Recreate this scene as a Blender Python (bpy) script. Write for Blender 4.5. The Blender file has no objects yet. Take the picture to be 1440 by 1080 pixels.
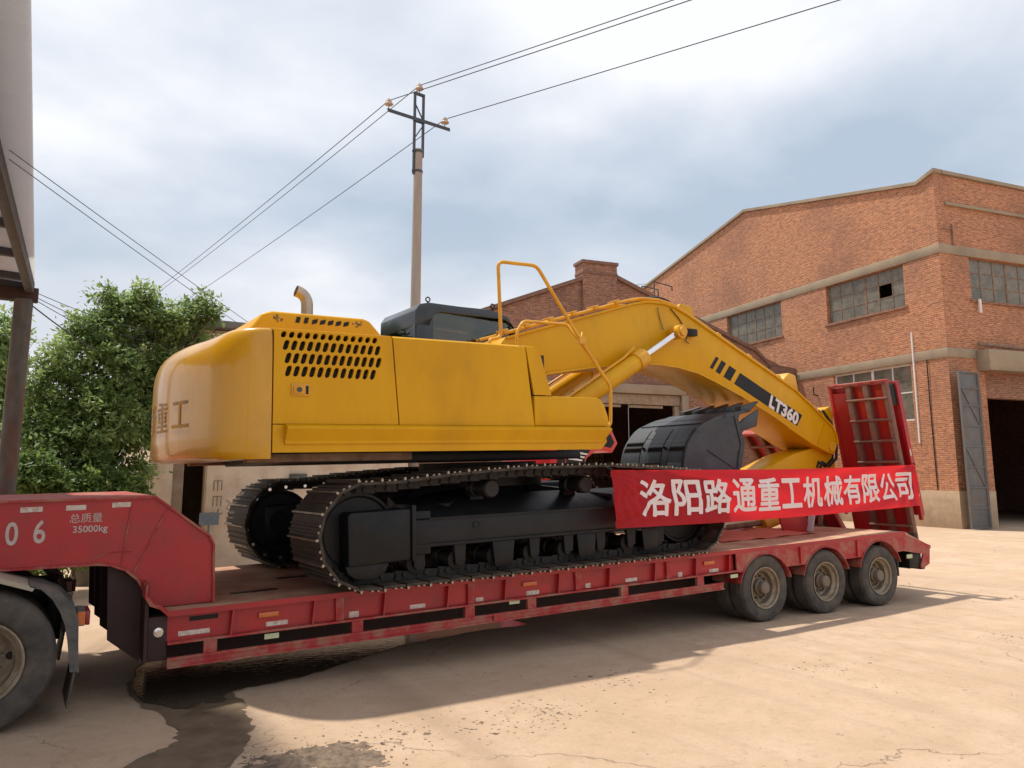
import bpy, bmesh, math, random
from math import sin, cos, pi, radians, sqrt, atan, atan2
from mathutils import Matrix, Vector

SC = bpy.context.scene
COL = SC.collection
random.seed(7)

# ---------------------------------------------------------------- camera
PITCH = atan(168 / 1110.0)
AZ = radians(58.7)
CAM = Vector((-8.556, -7.531, 1.910))
fwd = Vector((cos(AZ) * cos(PITCH), sin(AZ) * cos(PITCH), sin(PITCH)))
rgt = Vector((sin(AZ), -cos(AZ), 0))
upv = rgt.cross(fwd)
cd = bpy.data.cameras.new('camera')
cam = bpy.data.objects.new('camera', cd)
COL.objects.link(cam)
cam.matrix_world = Matrix(((rgt.x, upv.x, -fwd.x, CAM.x), (rgt.y, upv.y, -fwd.y, CAM.y),
                           (rgt.z, upv.z, -fwd.z, CAM.z), (0, 0, 0, 1)))
cd.sensor_fit = 'HORIZONTAL'
cd.sensor_width = 36
cd.lens = 36 * 1110 / 1440.0
cd.shift_y = -38 / 1440.0
cd.clip_start = 0.05
cd.clip_end = 3000
SC.camera = cam

# ---------------------------------------------------------------- sky and sun
SUNV = Vector((-0.20, 0.335, 1.0)).normalized()
SUN_EL = math.asin(SUNV.z)
SUN_AZ = atan2(SUNV.x, SUNV.y)          # clockwise from +Y
w = bpy.data.worlds.new('World')
SC.world = w
w.use_nodes = True
nt = w.node_tree
nt.nodes.clear()
N = nt.nodes.new
L = nt.links.new
out = N('ShaderNodeOutputWorld')
bg = N('ShaderNodeBackground')
bg.inputs['Strength'].default_value = 0.10
sky = N('ShaderNodeTexSky')
sky.sky_type = 'NISHITA'
sky.sun_disc = False
sky.sun_elevation = SUN_EL
sky.sun_rotation = SUN_AZ
sky.air_density = 1.6
sky.dust_density = 4.0
sky.ozone_density = 1.0
tc = N('ShaderNodeTexCoord')
sep = N('ShaderNodeSeparateXYZ')
L(tc.outputs['Generated'], sep.inputs[0])
zz = N('ShaderNodeMath'); zz.operation = 'MAXIMUM'; zz.inputs[1].default_value = 0.0
L(sep.outputs['Z'], zz.inputs[0])
za = N('ShaderNodeMath'); za.operation = 'ADD'; za.inputs[1].default_value = 0.22
L(zz.outputs[0], za.inputs[0])
cx = N('ShaderNodeMath'); cx.operation = 'DIVIDE'
cy = N('ShaderNodeMath'); cy.operation = 'DIVIDE'
L(sep.outputs['X'], cx.inputs[0]); L(za.outputs[0], cx.inputs[1])
L(sep.outputs['Y'], cy.inputs[0]); L(za.outputs[0], cy.inputs[1])
cmb = N('ShaderNodeCombineXYZ')
L(cx.outputs[0], cmb.inputs[0]); L(cy.outputs[0], cmb.inputs[1])
cmb.inputs[2].default_value = 3.1
n1 = N('ShaderNodeTexNoise'); n1.inputs['Scale'].default_value = 1.05; n1.inputs['Detail'].default_value = 8; n1.inputs['Roughness'].default_value = 0.48
n1.inputs['Distortion'].default_value = 0.12
L(cmb.outputs[0], n1.inputs['Vector'])
r1 = N('ShaderNodeValToRGB')
r1.color_ramp.elements[0].position = 0.36; r1.color_ramp.elements[0].color = (4.15, 5.0, 6.05, 1)
r1.color_ramp.elements[1].position = 0.60; r1.color_ramp.elements[1].color = (8.5, 8.6, 8.9, 1)
e = r1.color_ramp.elements.new(0.47); e.color = (5.7, 6.25, 7.15, 1)
L(n1.outputs['Fac'], r1.inputs[0])
# the low sky is veiled by bright haze
hz = N('ShaderNodeMapRange'); hz.inputs['From Min'].default_value = 0.30; hz.inputs['From Max'].default_value = 0.02
hz.inputs['To Min'].default_value = 0.0; hz.inputs['To Max'].default_value = 0.85
L(zz.outputs[0], hz.inputs['Value'])
mxh = N('ShaderNodeMix'); mxh.data_type = 'RGBA'
L(hz.outputs['Result'], mxh.inputs['Factor']); L(r1.outputs['Color'], mxh.inputs['A'])
mxh.inputs['B'].default_value = (7.9, 7.8, 8.0, 1)
mxs = N('ShaderNodeMix'); mxs.data_type = 'RGBA'; mxs.inputs['Factor'].default_value = 0.94
L(sky.outputs[0], mxs.inputs['A']); L(mxh.outputs['Result'], mxs.inputs['B'])
L(mxs.outputs['Result'], bg.inputs['Color'])
L(bg.outputs[0], out.inputs[0])

sl = bpy.data.lights.new('sun', 'SUN')
sl.energy = 3.7
sl.angle = radians(1.6)
sl.color = (1.0, 0.93, 0.80)
sun = bpy.data.objects.new('sun', sl)
COL.objects.link(sun)
sun.location = SUNV * 60
sun.rotation_euler = SUNV.to_track_quat('Z', 'Y').to_euler()

SC.view_settings.view_transform = 'Standard'
SC.view_settings.look = 'None'
SC.view_settings.gamma = 1
SC.view_settings.exposure = 0.27
SC.view_settings.use_curve_mapping = False
SC.cycles.max_bounces = 8
SC.cycles.transparent_max_bounces = 12
SC.cycles.caustics_reflective = False
SC.cycles.caustics_refractive = False

# ---------------------------------------------------------------- materials
MATS = {}


def newmat(name):
    m = bpy.data.materials.new(name)
    m.use_nodes = True
    MATS[name] = m
    t = m.node_tree
    b = t.nodes['Principled BSDF']
    return m, t, b


def nd(t, kind, **kw):
    n = t.nodes.new(kind)
    for k, v in kw.items():
        if k in n.inputs:
            n.inputs[k].default_value = v
        else:
            setattr(n, k, v)
    return n


def c4(c):
    return (c[0], c[1], c[2], 1)


def paint(name, base, var=None, rough=0.4, metal=0.0, scale=2.0, dirt=None, dirt_amt=0.5, dirt_scale=1.3,
          bump=0.02, bump_scale=60, spec=0.5, coat=0.0, stretch=(1, 1, 1), contrast=(0.42, 0.62)):
    """weathered surface: two-tone noise, patchy dirt, fine bump, in object space"""
    m, t, b = newmat(name)
    tcn = nd(t, 'ShaderNodeTexCoord')
    mp = nd(t, 'ShaderNodeMapping', Scale=stretch)
    t.links.new(tcn.outputs['Object'], mp.inputs[0])
    n = nd(t, 'ShaderNodeTexNoise', Scale=scale, Detail=6.0, Roughness=0.6)
    t.links.new(mp.outputs[0], n.inputs['Vector'])
    rmp = nd(t, 'ShaderNodeMapRange')
    rmp.inputs['From Min'].default_value = 0.35
    rmp.inputs['From Max'].default_value = 0.65
    t.links.new(n.outputs['Fac'], rmp.inputs['Value'])
    mx = nd(t, 'ShaderNodeMix', data_type='RGBA')
    t.links.new(rmp.outputs['Result'], mx.inputs['Factor'])
    mx.inputs['A'].default_value = c4(base)
    mx.inputs['B'].default_value = c4(var or [min(1, x * 1.25 + 0.005) for x in base])
    col = mx.outputs['Result']
    rsock = None
    if dirt:
        n2 = nd(t, 'ShaderNodeTexNoise', Scale=dirt_scale, Detail=9.0, Roughness=0.68)
        t.links.new(mp.outputs[0], n2.inputs['Vector'])
        r2 = nd(t, 'ShaderNodeMapRange')
        r2.inputs['From Min'].default_value = contrast[0]
        r2.inputs['From Max'].default_value = contrast[1]
        r2.inputs['To Max'].default_value = dirt_amt
        t.links.new(n2.outputs['Fac'], r2.inputs['Value'])
        m2 = nd(t, 'ShaderNodeMix', data_type='RGBA')
        t.links.new(r2.outputs['Result'], m2.inputs['Factor'])
        t.links.new(col, m2.inputs['A'])
        m2.inputs['B'].default_value = c4(dirt)
        col = m2.outputs['Result']
        r3 = nd(t, 'ShaderNodeMapRange')
        r3.inputs['To Min'].default_value = rough
        r3.inputs['To Max'].default_value = min(0.95, rough + 0.4)
        t.links.new(r2.outputs['Result'], r3.inputs['Value'])
        t.links.new(r3.outputs['Result'], b.inputs['Roughness'])
    else:
        b.inputs['Roughness'].default_value = rough
    t.links.new(col, b.inputs['Base Color'])
    b.inputs['Metallic'].default_value = metal
    b.inputs['Specular IOR Level'].default_value = spec
    b.inputs['Coat Weight'].default_value = coat
    b.inputs['Coat Roughness'].default_value = 0.08
    if bump:
        n3 = nd(t, 'ShaderNodeTexNoise', Scale=bump_scale, Detail=5.0)
        t.links.new(mp.outputs[0], n3.inputs['Vector'])
        bp = nd(t, 'ShaderNodeBump', Strength=1.0, Distance=bump)
        t.links.new(n3.outputs['Fac'], bp.inputs['Height'])
        t.links.new(bp.outputs[0], b.inputs['Normal'])
    return m


YEL = paint('yellow_paint', (0.66, 0.345, 0.0015), (0.585, 0.295, 0.0015), 0.42, scale=1.2, dirt=(0.34, 0.19, 0.03), dirt_amt=0.42, spec=0.22, stretch=(1, 1, 0.45), dirt_scale=2.2,
            bump=0.004, bump_scale=2.2, coat=0.05, contrast=(0.50, 0.78))
YELG = paint('yellow_gloss', (0.62, 0.315, 0.003), (0.54, 0.265, 0.003), 0.30, scale=1.0, dirt=(0.30, 0.16, 0.02), dirt_amt=0.4, dirt_scale=1.6, spec=0.4,
             bump=0.0015, bump_scale=1.8, coat=0.5, stretch=(1, 1, 0.6), contrast=(0.45, 0.75))
YEL2 = paint('yellow_paint_matt', (0.70, 0.36, 0.010), (0.60, 0.29, 0.010), 0.45, scale=4, dirt=(0.25, 0.14, 0.05), dirt_amt=0.4, dirt_scale=5,
             bump=0.002, bump_scale=40, coat=0.1, contrast=(0.5, 0.72))
RED = paint('red_paint', (0.35, 0.009, 0.016), (0.42, 0.014, 0.018), 0.42, scale=1.6, dirt=(0.20, 0.055, 0.042), dirt_amt=0.55, dirt_scale=2.6,
            bump=0.002, bump_scale=30, coat=0.1, contrast=(0.46, 0.70))
REDW = paint('red_paint_worn', (0.33, 0.017, 0.021), (0.40, 0.045, 0.04), 0.6, scale=5, dirt=(0.30, 0.19, 0.13), dirt_amt=0.75, dirt_scale=5,
             bump=0.003, bump_scale=60, contrast=(0.44, 0.62))
DECK = paint('deck_steel', (0.34, 0.10, 0.07), (0.42, 0.22, 0.14), 0.7, scale=2.5, dirt=(0.52, 0.36, 0.24), dirt_amt=0.85, dirt_scale=1.8,
             bump=0.004, bump_scale=50, contrast=(0.40, 0.60))
RUST = paint('rusty_steel', (0.13, 0.075, 0.05), (0.24, 0.14, 0.09), 0.75, scale=8, dirt=(0.35, 0.25, 0.17), dirt_amt=0.5, dirt_scale=6, bump=0.004)
BLK = paint('black_paint', (0.009, 0.0095, 0.011), (0.014, 0.015, 0.017), 0.40, scale=3, dirt=(0.05, 0.042, 0.035), dirt_amt=0.3, spec=0.22, dirt_scale=4, bump=0.001,
            contrast=(0.50, 0.75))
BKT = paint('bucket_black', (0.022, 0.026, 0.033), (0.040, 0.047, 0.056), 0.46, scale=3, dirt=(0.09, 0.09, 0.09), dirt_amt=0.35, dirt_scale=6, bump=0.002,
            stretch=(1, 0.4, 1), contrast=(0.46, 0.75))
NAVY = paint('cab_navy', (0.009, 0.014, 0.021), (0.012, 0.018, 0.026), 0.3, scale=2, coat=0.4, bump=0.0005)
WORN_LIT = paint('worn_lit_steel', (0.30, 0.25, 0.20), (0.42, 0.36, 0.29), 0.4, metal=0.6, scale=20, dirt=(0.16, 0.11, 0.075), dirt_amt=0.6, dirt_scale=16, bump=0.002)
SHOE = paint('track_steel', (0.022, 0.018, 0.015), (0.05, 0.038, 0.029), 0.55, metal=0.3, scale=14, dirt=(0.15, 0.105, 0.07), dirt_amt=0.45, dirt_scale=9, bump=0.004)
CHAIN = paint('chain_steel', (0.010, 0.009, 0.0085), (0.02, 0.016, 0.014), 0.6, metal=0.2, scale=12, bump=0.003)
RUB = paint('tyre_rubber', (0.035, 0.033, 0.031), (0.055, 0.05, 0.046), 0.75, scale=6, dirt=(0.17, 0.135, 0.10), dirt_amt=0.55, dirt_scale=5, bump=0.002, contrast=(0.40, 0.7))
RIM = paint('rim_steel', (0.26, 0.21, 0.15), (0.36, 0.30, 0.22), 0.5, metal=0.35, scale=6, dirt=(0.16, 0.10, 0.06), dirt_amt=0.6, dirt_scale=7, bump=0.003)
HUB = paint('hub_steel', (0.15, 0.125, 0.10), (0.22, 0.18, 0.15), 0.55, metal=0.2, scale=9, dirt=(0.2, 0.14, 0.09), dirt_amt=0.6, dirt_scale=9, bump=0.003)
CHROME = paint('chrome', (0.80, 0.80, 0.82), (0.74, 0.74, 0.77), 0.14, metal=1.0, scale=3, bump=0)
PIPE = paint('exhaust_steel', (0.36, 0.30, 0.25), (0.50, 0.40, 0.30), 0.38, metal=0.85, scale=7, bump=0.002)
GREY = paint('grey_plastic', (0.055, 0.058, 0.057), (0.085, 0.085, 0.083), 0.6, scale=5, dirt=(0.24, 0.20, 0.16), dirt_amt=0.4, dirt_scale=5, bump=0.003)
ALU = paint('dusty_plate', (0.42, 0.38, 0.30), (0.34, 0.30, 0.24), 0.5, metal=0.1, scale=6, bump=0.003)
WHITE = paint('white_print', (0.74, 0.70, 0.68), (0.66, 0.62, 0.60), 0.6, scale=6, bump=0)
STENCIL = paint('stencil_white', (0.42, 0.36, 0.33), (0.52, 0.46, 0.43), 0.7, scale=30, bump=0)
TAPE = paint('reflective_tape', (0.55, 0.47, 0.42), (0.66, 0.60, 0.55), 0.4, scale=25, dirt=(0.34, 0.2, 0.17), dirt_amt=0.6, dirt_scale=20, bump=0)
AMBER = paint('amber_lens', (0.60, 0.12, 0.03), (0.55, 0.17, 0.05), 0.25, scale=30, bump=0.001)
REDLENS = paint('red_lens', (0.28, 0.03, 0.04), (0.2, 0.02, 0.03), 0.25, scale=30, bump=0.001)
LIME = paint('lime_tag', (0.45, 0.52, 0.28), (0.55, 0.58, 0.4), 0.5, scale=20, bump=0)
CONC = paint('grey_concrete', (0.32, 0.25, 0.175), (0.38, 0.30, 0.215), 0.85, scale=2.4, dirt=(0.20, 0.16, 0.12), dirt_amt=0.6, dirt_scale=1.2, bump=0.004, bump_scale=30)
POLEC = paint('pole_concrete', (0.33, 0.27, 0.23), (0.39, 0.33, 0.28), 0.85, scale=5, bump=0.002, stretch=(1, 1, 0.15))
STEEL = paint('dark_angle_steel', (0.045, 0.05, 0.065), (0.07, 0.075, 0.09), 0.5, metal=0.3, scale=8, bump=0.001)
CREAM = paint('cream_plaster', (0.66, 0.52, 0.38), (0.72, 0.61, 0.48), 0.9, scale=1.4, dirt=(0.42, 0.30, 0.21), dirt_amt=0.7, dirt_scale=1.6, bump=0.006, bump_scale=20,
              contrast=(0.48, 0.72))
CLAD = paint('cladding_sheet', (0.66, 0.65, 0.64), (0.72, 0.70, 0.68), 0.55, scale=1.5, dirt=(0.5, 0.46, 0.42), dirt_amt=0.35, dirt_scale=1.5, bump=0.001)
DKSTEEL = paint('dark_steel', (0.04, 0.05, 0.065), (0.06, 0.07, 0.09), 0.6, scale=4, dirt=(0.13, 0.10, 0.09), dirt_amt=0.5, dirt_scale=5, bump=0.002)
POST = paint('rusty_pipe', (0.065, 0.072, 0.068), (0.13, 0.125, 0.11), 0.75, scale=7, dirt=(0.15, 0.08, 0.06), dirt_amt=0.7, dirt_scale=3, bump=0.004,
             stretch=(1, 1, 0.4), contrast=(0.48, 0.58))
DOORM = paint('grey_steel_door', (0.10, 0.11, 0.12), (0.14, 0.145, 0.15), 0.6, scale=3, dirt=(0.17, 0.125, 0.095), dirt_amt=0.6, dirt_scale=2.5, bump=0.002)
WOOD = paint('old_wood', (0.25, 0.18, 0.12), (0.36, 0.27, 0.19), 0.8, scale=5, bump=0.004)
DARKIN = paint('dark_interior', (0.02, 0.018, 0.016), (0.03, 0.026, 0.022), 0.9, scale=2, bump=0)
PORC = paint('porcelain', (0.55, 0.46, 0.38), (0.40, 0.27, 0.20), 0.3, scale=12, bump=0)
ROOFM = paint('roof_felt', (0.16, 0.15, 0.145), (0.21, 0.2, 0.19), 0.85, scale=2, bump=0.003)
BARK = paint('bark', (0.13, 0.10, 0.075), (0.19, 0.15, 0.11), 0.9, scale=9, bump=0.01, bump_scale=18, stretch=(1, 1, 0.3))
BLUEP = paint('faded_blue_plate', (0.12, 0.17, 0.22), (0.2, 0.22, 0.24), 0.6, scale=14, bump=0.001)
CHARC = paint('charcoal_line', (0.07, 0.055, 0.045), (0.1, 0.08, 0.06), 0.9, scale=20, bump=0)
RAMPB = paint('rusty_ramp_steel', (0.13, 0.075, 0.055), (0.20, 0.115, 0.08), 0.75, scale=8, dirt=(0.26, 0.06, 0.045), dirt_amt=0.6, dirt_scale=5, bump=0.003)
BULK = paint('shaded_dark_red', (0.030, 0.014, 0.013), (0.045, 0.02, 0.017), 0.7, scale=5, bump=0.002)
BROWNB = paint('brown_coping', (0.17, 0.095, 0.07), (0.23, 0.13, 0.095), 0.85, scale=6, bump=0.004)
PLINTH = paint('plinth_render', (0.44, 0.32, 0.21), (0.52, 0.39, 0.27), 0.9, scale=1.5, dirt=(0.30, 0.22, 0.15), dirt_amt=0.6, dirt_scale=1.3, bump=0.005)
TRED = paint('bright_red', (0.55, 0.015, 0.02), (0.5, 0.02, 0.025), 0.35, scale=3, coat=0.3, bump=0)


def glassy(name, tint, trans=0.6, rough=0.03):
    m, t, b = newmat(name)
    t.nodes.remove(b)
    o = t.nodes['Material Output']
    tr = nd(t, 'ShaderNodeBsdfTransparent'); tr.inputs[0].default_value = c4(tint)
    gl = nd(t, 'ShaderNodeBsdfGlossy'); gl.inputs['Roughness'].default_value = rough
    gl.inputs[0].default_value = (0.9, 0.92, 0.95, 1)
    fr = nd(t, 'ShaderNodeFresnel'); fr.inputs[0].default_value = 1.5
    mr = nd(t, 'ShaderNodeMapRange'); mr.inputs['To Min'].default_value = 1 - trans - 0.25; mr.inputs['To Max'].default_value = 1.0
    t.links.new(fr.outputs[0], mr.inputs['Value'])
    mx = nd(t, 'ShaderNodeMixShader')
    t.links.new(mr.outputs['Result'], mx.inputs[0])
    t.links.new(tr.outputs[0], mx.inputs[1]); t.links.new(gl.outputs[0], mx.inputs[2])
    t.links.new(mx.outputs[0], o.inputs[0])
    return m


CABG = glassy('cab_glass', (0.62, 0.66, 0.56), 0.72)
DUSTG = paint('dusty_glass', (0.095, 0.09, 0.07), (0.15, 0.14, 0.11), 0.25, scale=2.5, dirt=(0.26, 0.22, 0.17), dirt_amt=0.5, dirt_scale=3, bump=0.001)


def brickmat(name, c1, c2, mortar, soot=(0.12, 0.07, 0.055), soot_amt=0.55):
    m, t, b = newmat(name)
    tcn = nd(t, 'ShaderNodeTexCoord')
    sp = nd(t, 'ShaderNodeSeparateXYZ'); t.links.new(tcn.outputs['Object'], sp.inputs[0])
    cb = nd(t, 'ShaderNodeCombineXYZ')
    ad = nd(t, 'ShaderNodeMath', operation='ADD')
    t.links.new(sp.outputs['X'], ad.inputs[0]); t.links.new(sp.outputs['Y'], ad.inputs[1])
    t.links.new(ad.outputs[0], cb.inputs[0]); t.links.new(sp.outputs['Z'], cb.inputs[1])
    br = nd(t, 'ShaderNodeTexBrick')
    br.inputs['Color1'].default_value = c4(c1); br.inputs['Color2'].default_value = c4(c2); br.inputs['Mortar'].default_value = c4(mortar)
    br.inputs['Scale'].default_value = 1.0
    br.inputs['Brick Width'].default_value = 0.26; br.inputs['Row Height'].default_value = 0.076
    br.inputs['Mortar Size'].default_value = 0.011; br.inputs['Mortar Smooth'].default_value = 0.3; br.inputs['Bias'].default_value = -0.1
    t.links.new(cb.outputs[0], br.inputs['Vector'])
    # single bricks vary: a noise sampled coarsely along the courses
    n1_ = nd(t, 'ShaderNodeTexNoise', Scale=1.0, Detail=3.0, Roughness=0.7)
    mp = nd(t, 'ShaderNodeMapping', Scale=(4.2, 12.0, 1)); t.links.new(cb.outputs[0], mp.inputs[0]); t.links.new(mp.outputs[0], n1_.inputs['Vector'])
    r1_ = nd(t, 'ShaderNodeMapRange'); r1_.inputs['From Min'].default_value = 0.3; r1_.inputs['From Max'].default_value = 0.75
    r1_.inputs['To Min'].default_value = 0.55; r1_.inputs['To Max'].default_value = 1.5
    t.links.new(n1_.outputs['Fac'], r1_.inputs['Value'])
    mul = nd(t, 'ShaderNodeVectorMath', operation='SCALE')
    t.links.new(br.outputs['Color'], mul.inputs[0]); t.links.new(r1_.outputs['Result'], mul.inputs['Scale'])
    n2_ = nd(t, 'ShaderNodeTexNoise', Scale=0.28, Detail=7.0, Roughness=0.6)
    t.links.new(cb.outputs[0], n2_.inputs['Vector'])
    r2_ = nd(t, 'ShaderNodeMapRange'); r2_.inputs['From Min'].default_value = 0.46; r2_.inputs['From Max'].default_value = 0.66; r2_.inputs['To Max'].default_value = soot_amt
    t.links.new(n2_.outputs['Fac'], r2_.inputs['Value'])
    mx = nd(t, 'ShaderNodeMix', data_type='RGBA')
    t.links.new(r2_.outputs['Result'], mx.inputs['Factor']); t.links.new(mul.outputs[0], mx.inputs['A']); mx.inputs['B'].default_value = c4(soot)
    t.links.new(mx.outputs['Result'], b.inputs['Base Color'])
    b.inputs['Roughness'].default_value = 0.9
    bp = nd(t, 'ShaderNodeBump', Strength=0.8, Distance=0.012)
    inv = nd(t, 'ShaderNodeMath', operation='SUBTRACT'); inv.inputs[0].default_value = 1.0
    t.links.new(br.outputs['Fac'], inv.inputs[1]); t.links.new(inv.outputs[0], bp.inputs['Height'])
    t.links.new(bp.outputs[0], b.inputs['Normal'])
    return m


BRK = brickmat('brick_orange', (0.50, 0.190, 0.088), (0.36, 0.122, 0.060), (0.50, 0.35, 0.235), soot=(0.20, 0.10, 0.07), soot_amt=0.5)
BRK2 = brickmat('brick_brown', (0.34, 0.145, 0.09), (0.24, 0.10, 0.065), (0.32, 0.24, 0.18))


def groundmat():
    m, t, b = newmat('dusty_concrete')
    tcn = nd(t, 'ShaderNodeTexCoord'); O = tcn.outputs['Object']

    def noise(scale, detail=8, rough=0.62, vec=None):
        n = nd(t, 'ShaderNodeTexNoise', Scale=scale, Detail=float(detail), Roughness=rough)
        t.links.new(vec or O, n.inputs['Vector'])
        return n.outputs['Fac']

    def rng(s, a, bb, c=0.0, d=1.0):
        r = nd(t, 'ShaderNodeMapRange')
        r.inputs['From Min'].default_value = a; r.inputs['From Max'].default_value = bb
        r.inputs['To Min'].default_value = c; r.inputs['To Max'].default_value = d
        t.links.new(s, r.inputs['Value'])
        return r.outputs['Result']

    def mix(f, a, bcol):
        x = nd(t, 'ShaderNodeMix', data_type='RGBA')
        t.links.new(f, x.inputs['Factor'])
        if isinstance(a, tuple): x.inputs['A'].default_value = c4(a)
        else: t.links.new(a, x.inputs['A'])
        if isinstance(bcol, tuple): x.inputs['B'].default_value = c4(bcol)
        else: t.links.new(bcol, x.inputs['B'])
        return x.outputs['Result']
    col = mix(rng(noise(0.35), 0.35, 0.65), (0.490, 0.345, 0.242), (0.572, 0.425, 0.312))
    col = mix(rng(noise(1.7, 10, 0.7), 0.40, 0.68), col, (0.455, 0.325, 0.22))
    col = mix(rng(noise(7.0, 9, 0.75), 0.52, 0.72, 0, 0.7), col, (0.35, 0.25, 0.17))
    col = mix(rng(noise(38.0, 4, 0.7), 0.56, 0.74, 0, 0.6), col, (0.27, 0.19, 0.13))
    # wheel tracks: long stains across the yard
    mp = nd(t, 'ShaderNodeMapping', Scale=(1.3, 0.07, 1), Rotation=(0, 0, radians(-28))); t.links.new(O, mp.inputs[0])
    col = mix(rng(noise(1.3, 6, 0.6, mp.outputs[0]), 0.52, 0.70, 0, 0.5), col, (0.36, 0.255, 0.18))
    # cracks
    dn = nd(t, 'ShaderNodeTexNoise', Scale=0.9, Detail=6.0, Roughness=0.6); t.links.new(O, dn.inputs['Vector'])
    va = nd(t, 'ShaderNodeVectorMath', operation='SCALE'); t.links.new(dn.outputs['Color'], va.inputs[0]); va.inputs['Scale'].default_value = 1.1
    vb = nd(t, 'ShaderNodeVectorMath', operation='ADD'); t.links.new(O, vb.inputs[0]); t.links.new(va.outputs[0], vb.inputs[1])
    vo = nd(t, 'ShaderNodeTexVoronoi', feature='DISTANCE_TO_EDGE', Scale=0.13); t.links.new(vb.outputs[0], vo.inputs['Vector'])
    crk = rng(vo.outputs['Distance'], 0.0, 0.0012, 1.0, 0.0)
    brk = rng(noise(0.8, 4), 0.42, 0.56)
    cm = nd(t, 'ShaderNodeMath', operation='MULTIPLY'); t.links.new(crk, cm.inputs[0]); t.links.new(brk, cm.inputs[1])
    cm2 = nd(t, 'ShaderNodeMath', operation='MULTIPLY'); t.links.new(cm.outputs[0], cm2.inputs[0]); cm2.inputs[1].default_value = 0.4
    col = mix(cm2.outputs[0], col, (0.16, 0.11, 0.075))
    t.links.new(col, b.inputs['Base Color'])
    b.inputs['Roughness'].default_value = 0.88
    b.inputs['Specular IOR Level'].default_value = 0.3
    h1 = noise(22.0, 10, 0.75)
    h2 = nd(t, 'ShaderNodeMath', operation='SUBTRACT'); t.links.new(h1, h2.inputs[0]); t.links.new(cm.outputs[0], h2.inputs[1])
    bp = nd(t, 'ShaderNodeBump', Strength=0.8, Distance=0.018); t.links.new(h2.outputs[0], bp.inputs['Height'])
    t.links.new(bp.outputs[0], b.inputs['Normal'])
    return m


GROUND = groundmat()


def watermat():
    m, t, b = newmat('puddle_water')
    b.inputs['Base Color'].default_value = (0.085, 0.064, 0.045, 1)
    b.inputs['Roughness'].default_value = 0.05
    b.inputs['Specular IOR Level'].default_value = 0.75
    tcn = nd(t, 'ShaderNodeTexCoord')
    mp = nd(t, 'ShaderNodeMapping', Scale=(1, 2.2, 1)); t.links.new(tcn.outputs['Object'], mp.inputs[0])
    n = nd(t, 'ShaderNodeTexNoise', Scale=9.0, Detail=3.0); t.links.new(mp.outputs[0], n.inputs['Vector'])
    bp = nd(t, 'ShaderNodeBump', Strength=0.22, Distance=0.010); t.links.new(n.outputs['Fac'], bp.inputs['Height'])
    t.links.new(bp.outputs[0], b.inputs['Normal'])
    return m


WATER = watermat()
WET = paint('wet_concrete', (0.11, 0.080, 0.055), (0.155, 0.113, 0.078), 0.5, spec=0.22, scale=3, dirt=(0.20, 0.15, 0.10), dirt_amt=0.6, dirt_scale=4, bump=0.004, bump_scale=25)


def clothmat(name, col, trans, mixf=0.5):
    m, t, b = newmat(name)
    o = t.nodes['Material Output']
    b.inputs['Base Color'].default_value = c4(col); b.inputs['Roughness'].default_value = 0.6
    tl = nd(t, 'ShaderNodeBsdfTranslucent'); tl.inputs[0].default_value = c4(trans)
    mx = nd(t, 'ShaderNodeMixShader'); mx.inputs[0].default_value = mixf
    t.links.new(b.outputs[0], mx.inputs[1]); t.links.new(tl.outputs[0], mx.inputs[2]); t.links.new(mx.outputs[0], o.inputs[0])
    tcn = nd(t, 'ShaderNodeTexCoord'); n = nd(t, 'ShaderNodeTexNoise', Scale=4.0, Detail=5.0)
    mp = nd(t, 'ShaderNodeMapping', Scale=(0.6, 1, 3)); t.links.new(tcn.outputs['Object'], mp.inputs[0]); t.links.new(mp.outputs[0], n.inputs['Vector'])
    bp = nd(t, 'ShaderNodeBump', Strength=0.6, Distance=0.03); t.links.new(n.outputs['Fac'], bp.inputs['Height'])
    t.links.new(bp.outputs[0], b.inputs['Normal'])
    return m


BANN = clothmat('banner_cloth', (0.66, 0.012, 0.024), (0.95, 0.025, 0.04))
BCHR = clothmat('banner_letters', (0.90, 0.84, 0.85), (0.90, 0.66, 0.64), 0.28)
SHEET = clothmat('translucent_sheet', (0.84, 0.85, 0.86), (0.88, 0.89, 0.90), 0.6)
FADEDCLOTH = clothmat('faded_red_cloth', (0.62, 0.16, 0.12), (0.7, 0.12, 0.1), 0.2)
BACKLIT = clothmat('dim_backlit_pane', (0.10, 0.08, 0.06), (0.16, 0.12, 0.08))


def leafmat(name, dark, light):
    m, t, b = newmat(name)
    o = t.nodes['Material Output']
    at = nd(t, 'ShaderNodeAttribute'); at.attribute_name = 'tone'
    mx = nd(t, 'ShaderNodeMix', data_type='RGBA'); t.links.new(at.outputs['Fac'], mx.inputs['Factor'])
    mx.inputs['A'].default_value = c4(dark); mx.inputs['B'].default_value = c4(light)
    t.links.new(mx.outputs['Result'], b.inputs['Base Color'])
    b.inputs['Roughness'].default_value = 0.5
    tl = nd(t, 'ShaderNodeBsdfTranslucent'); t.links.new(mx.outputs['Result'], tl.inputs[0])
    ms = nd(t, 'ShaderNodeMixShader'); ms.inputs[0].default_value = 0.5
    t.links.new(b.outputs[0], ms.inputs[1]); t.links.new(tl.outputs[0], ms.inputs[2]); t.links.new(ms.outputs[0], o.inputs[0])
    return m


LEAF = leafmat('tree_leaf', (0.12, 0.20, 0.055), (0.40, 0.51, 0.19))
LEAF2 = leafmat('shrub_leaf', (0.09, 0.16, 0.035), (0.29, 0.38, 0.11))


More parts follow.
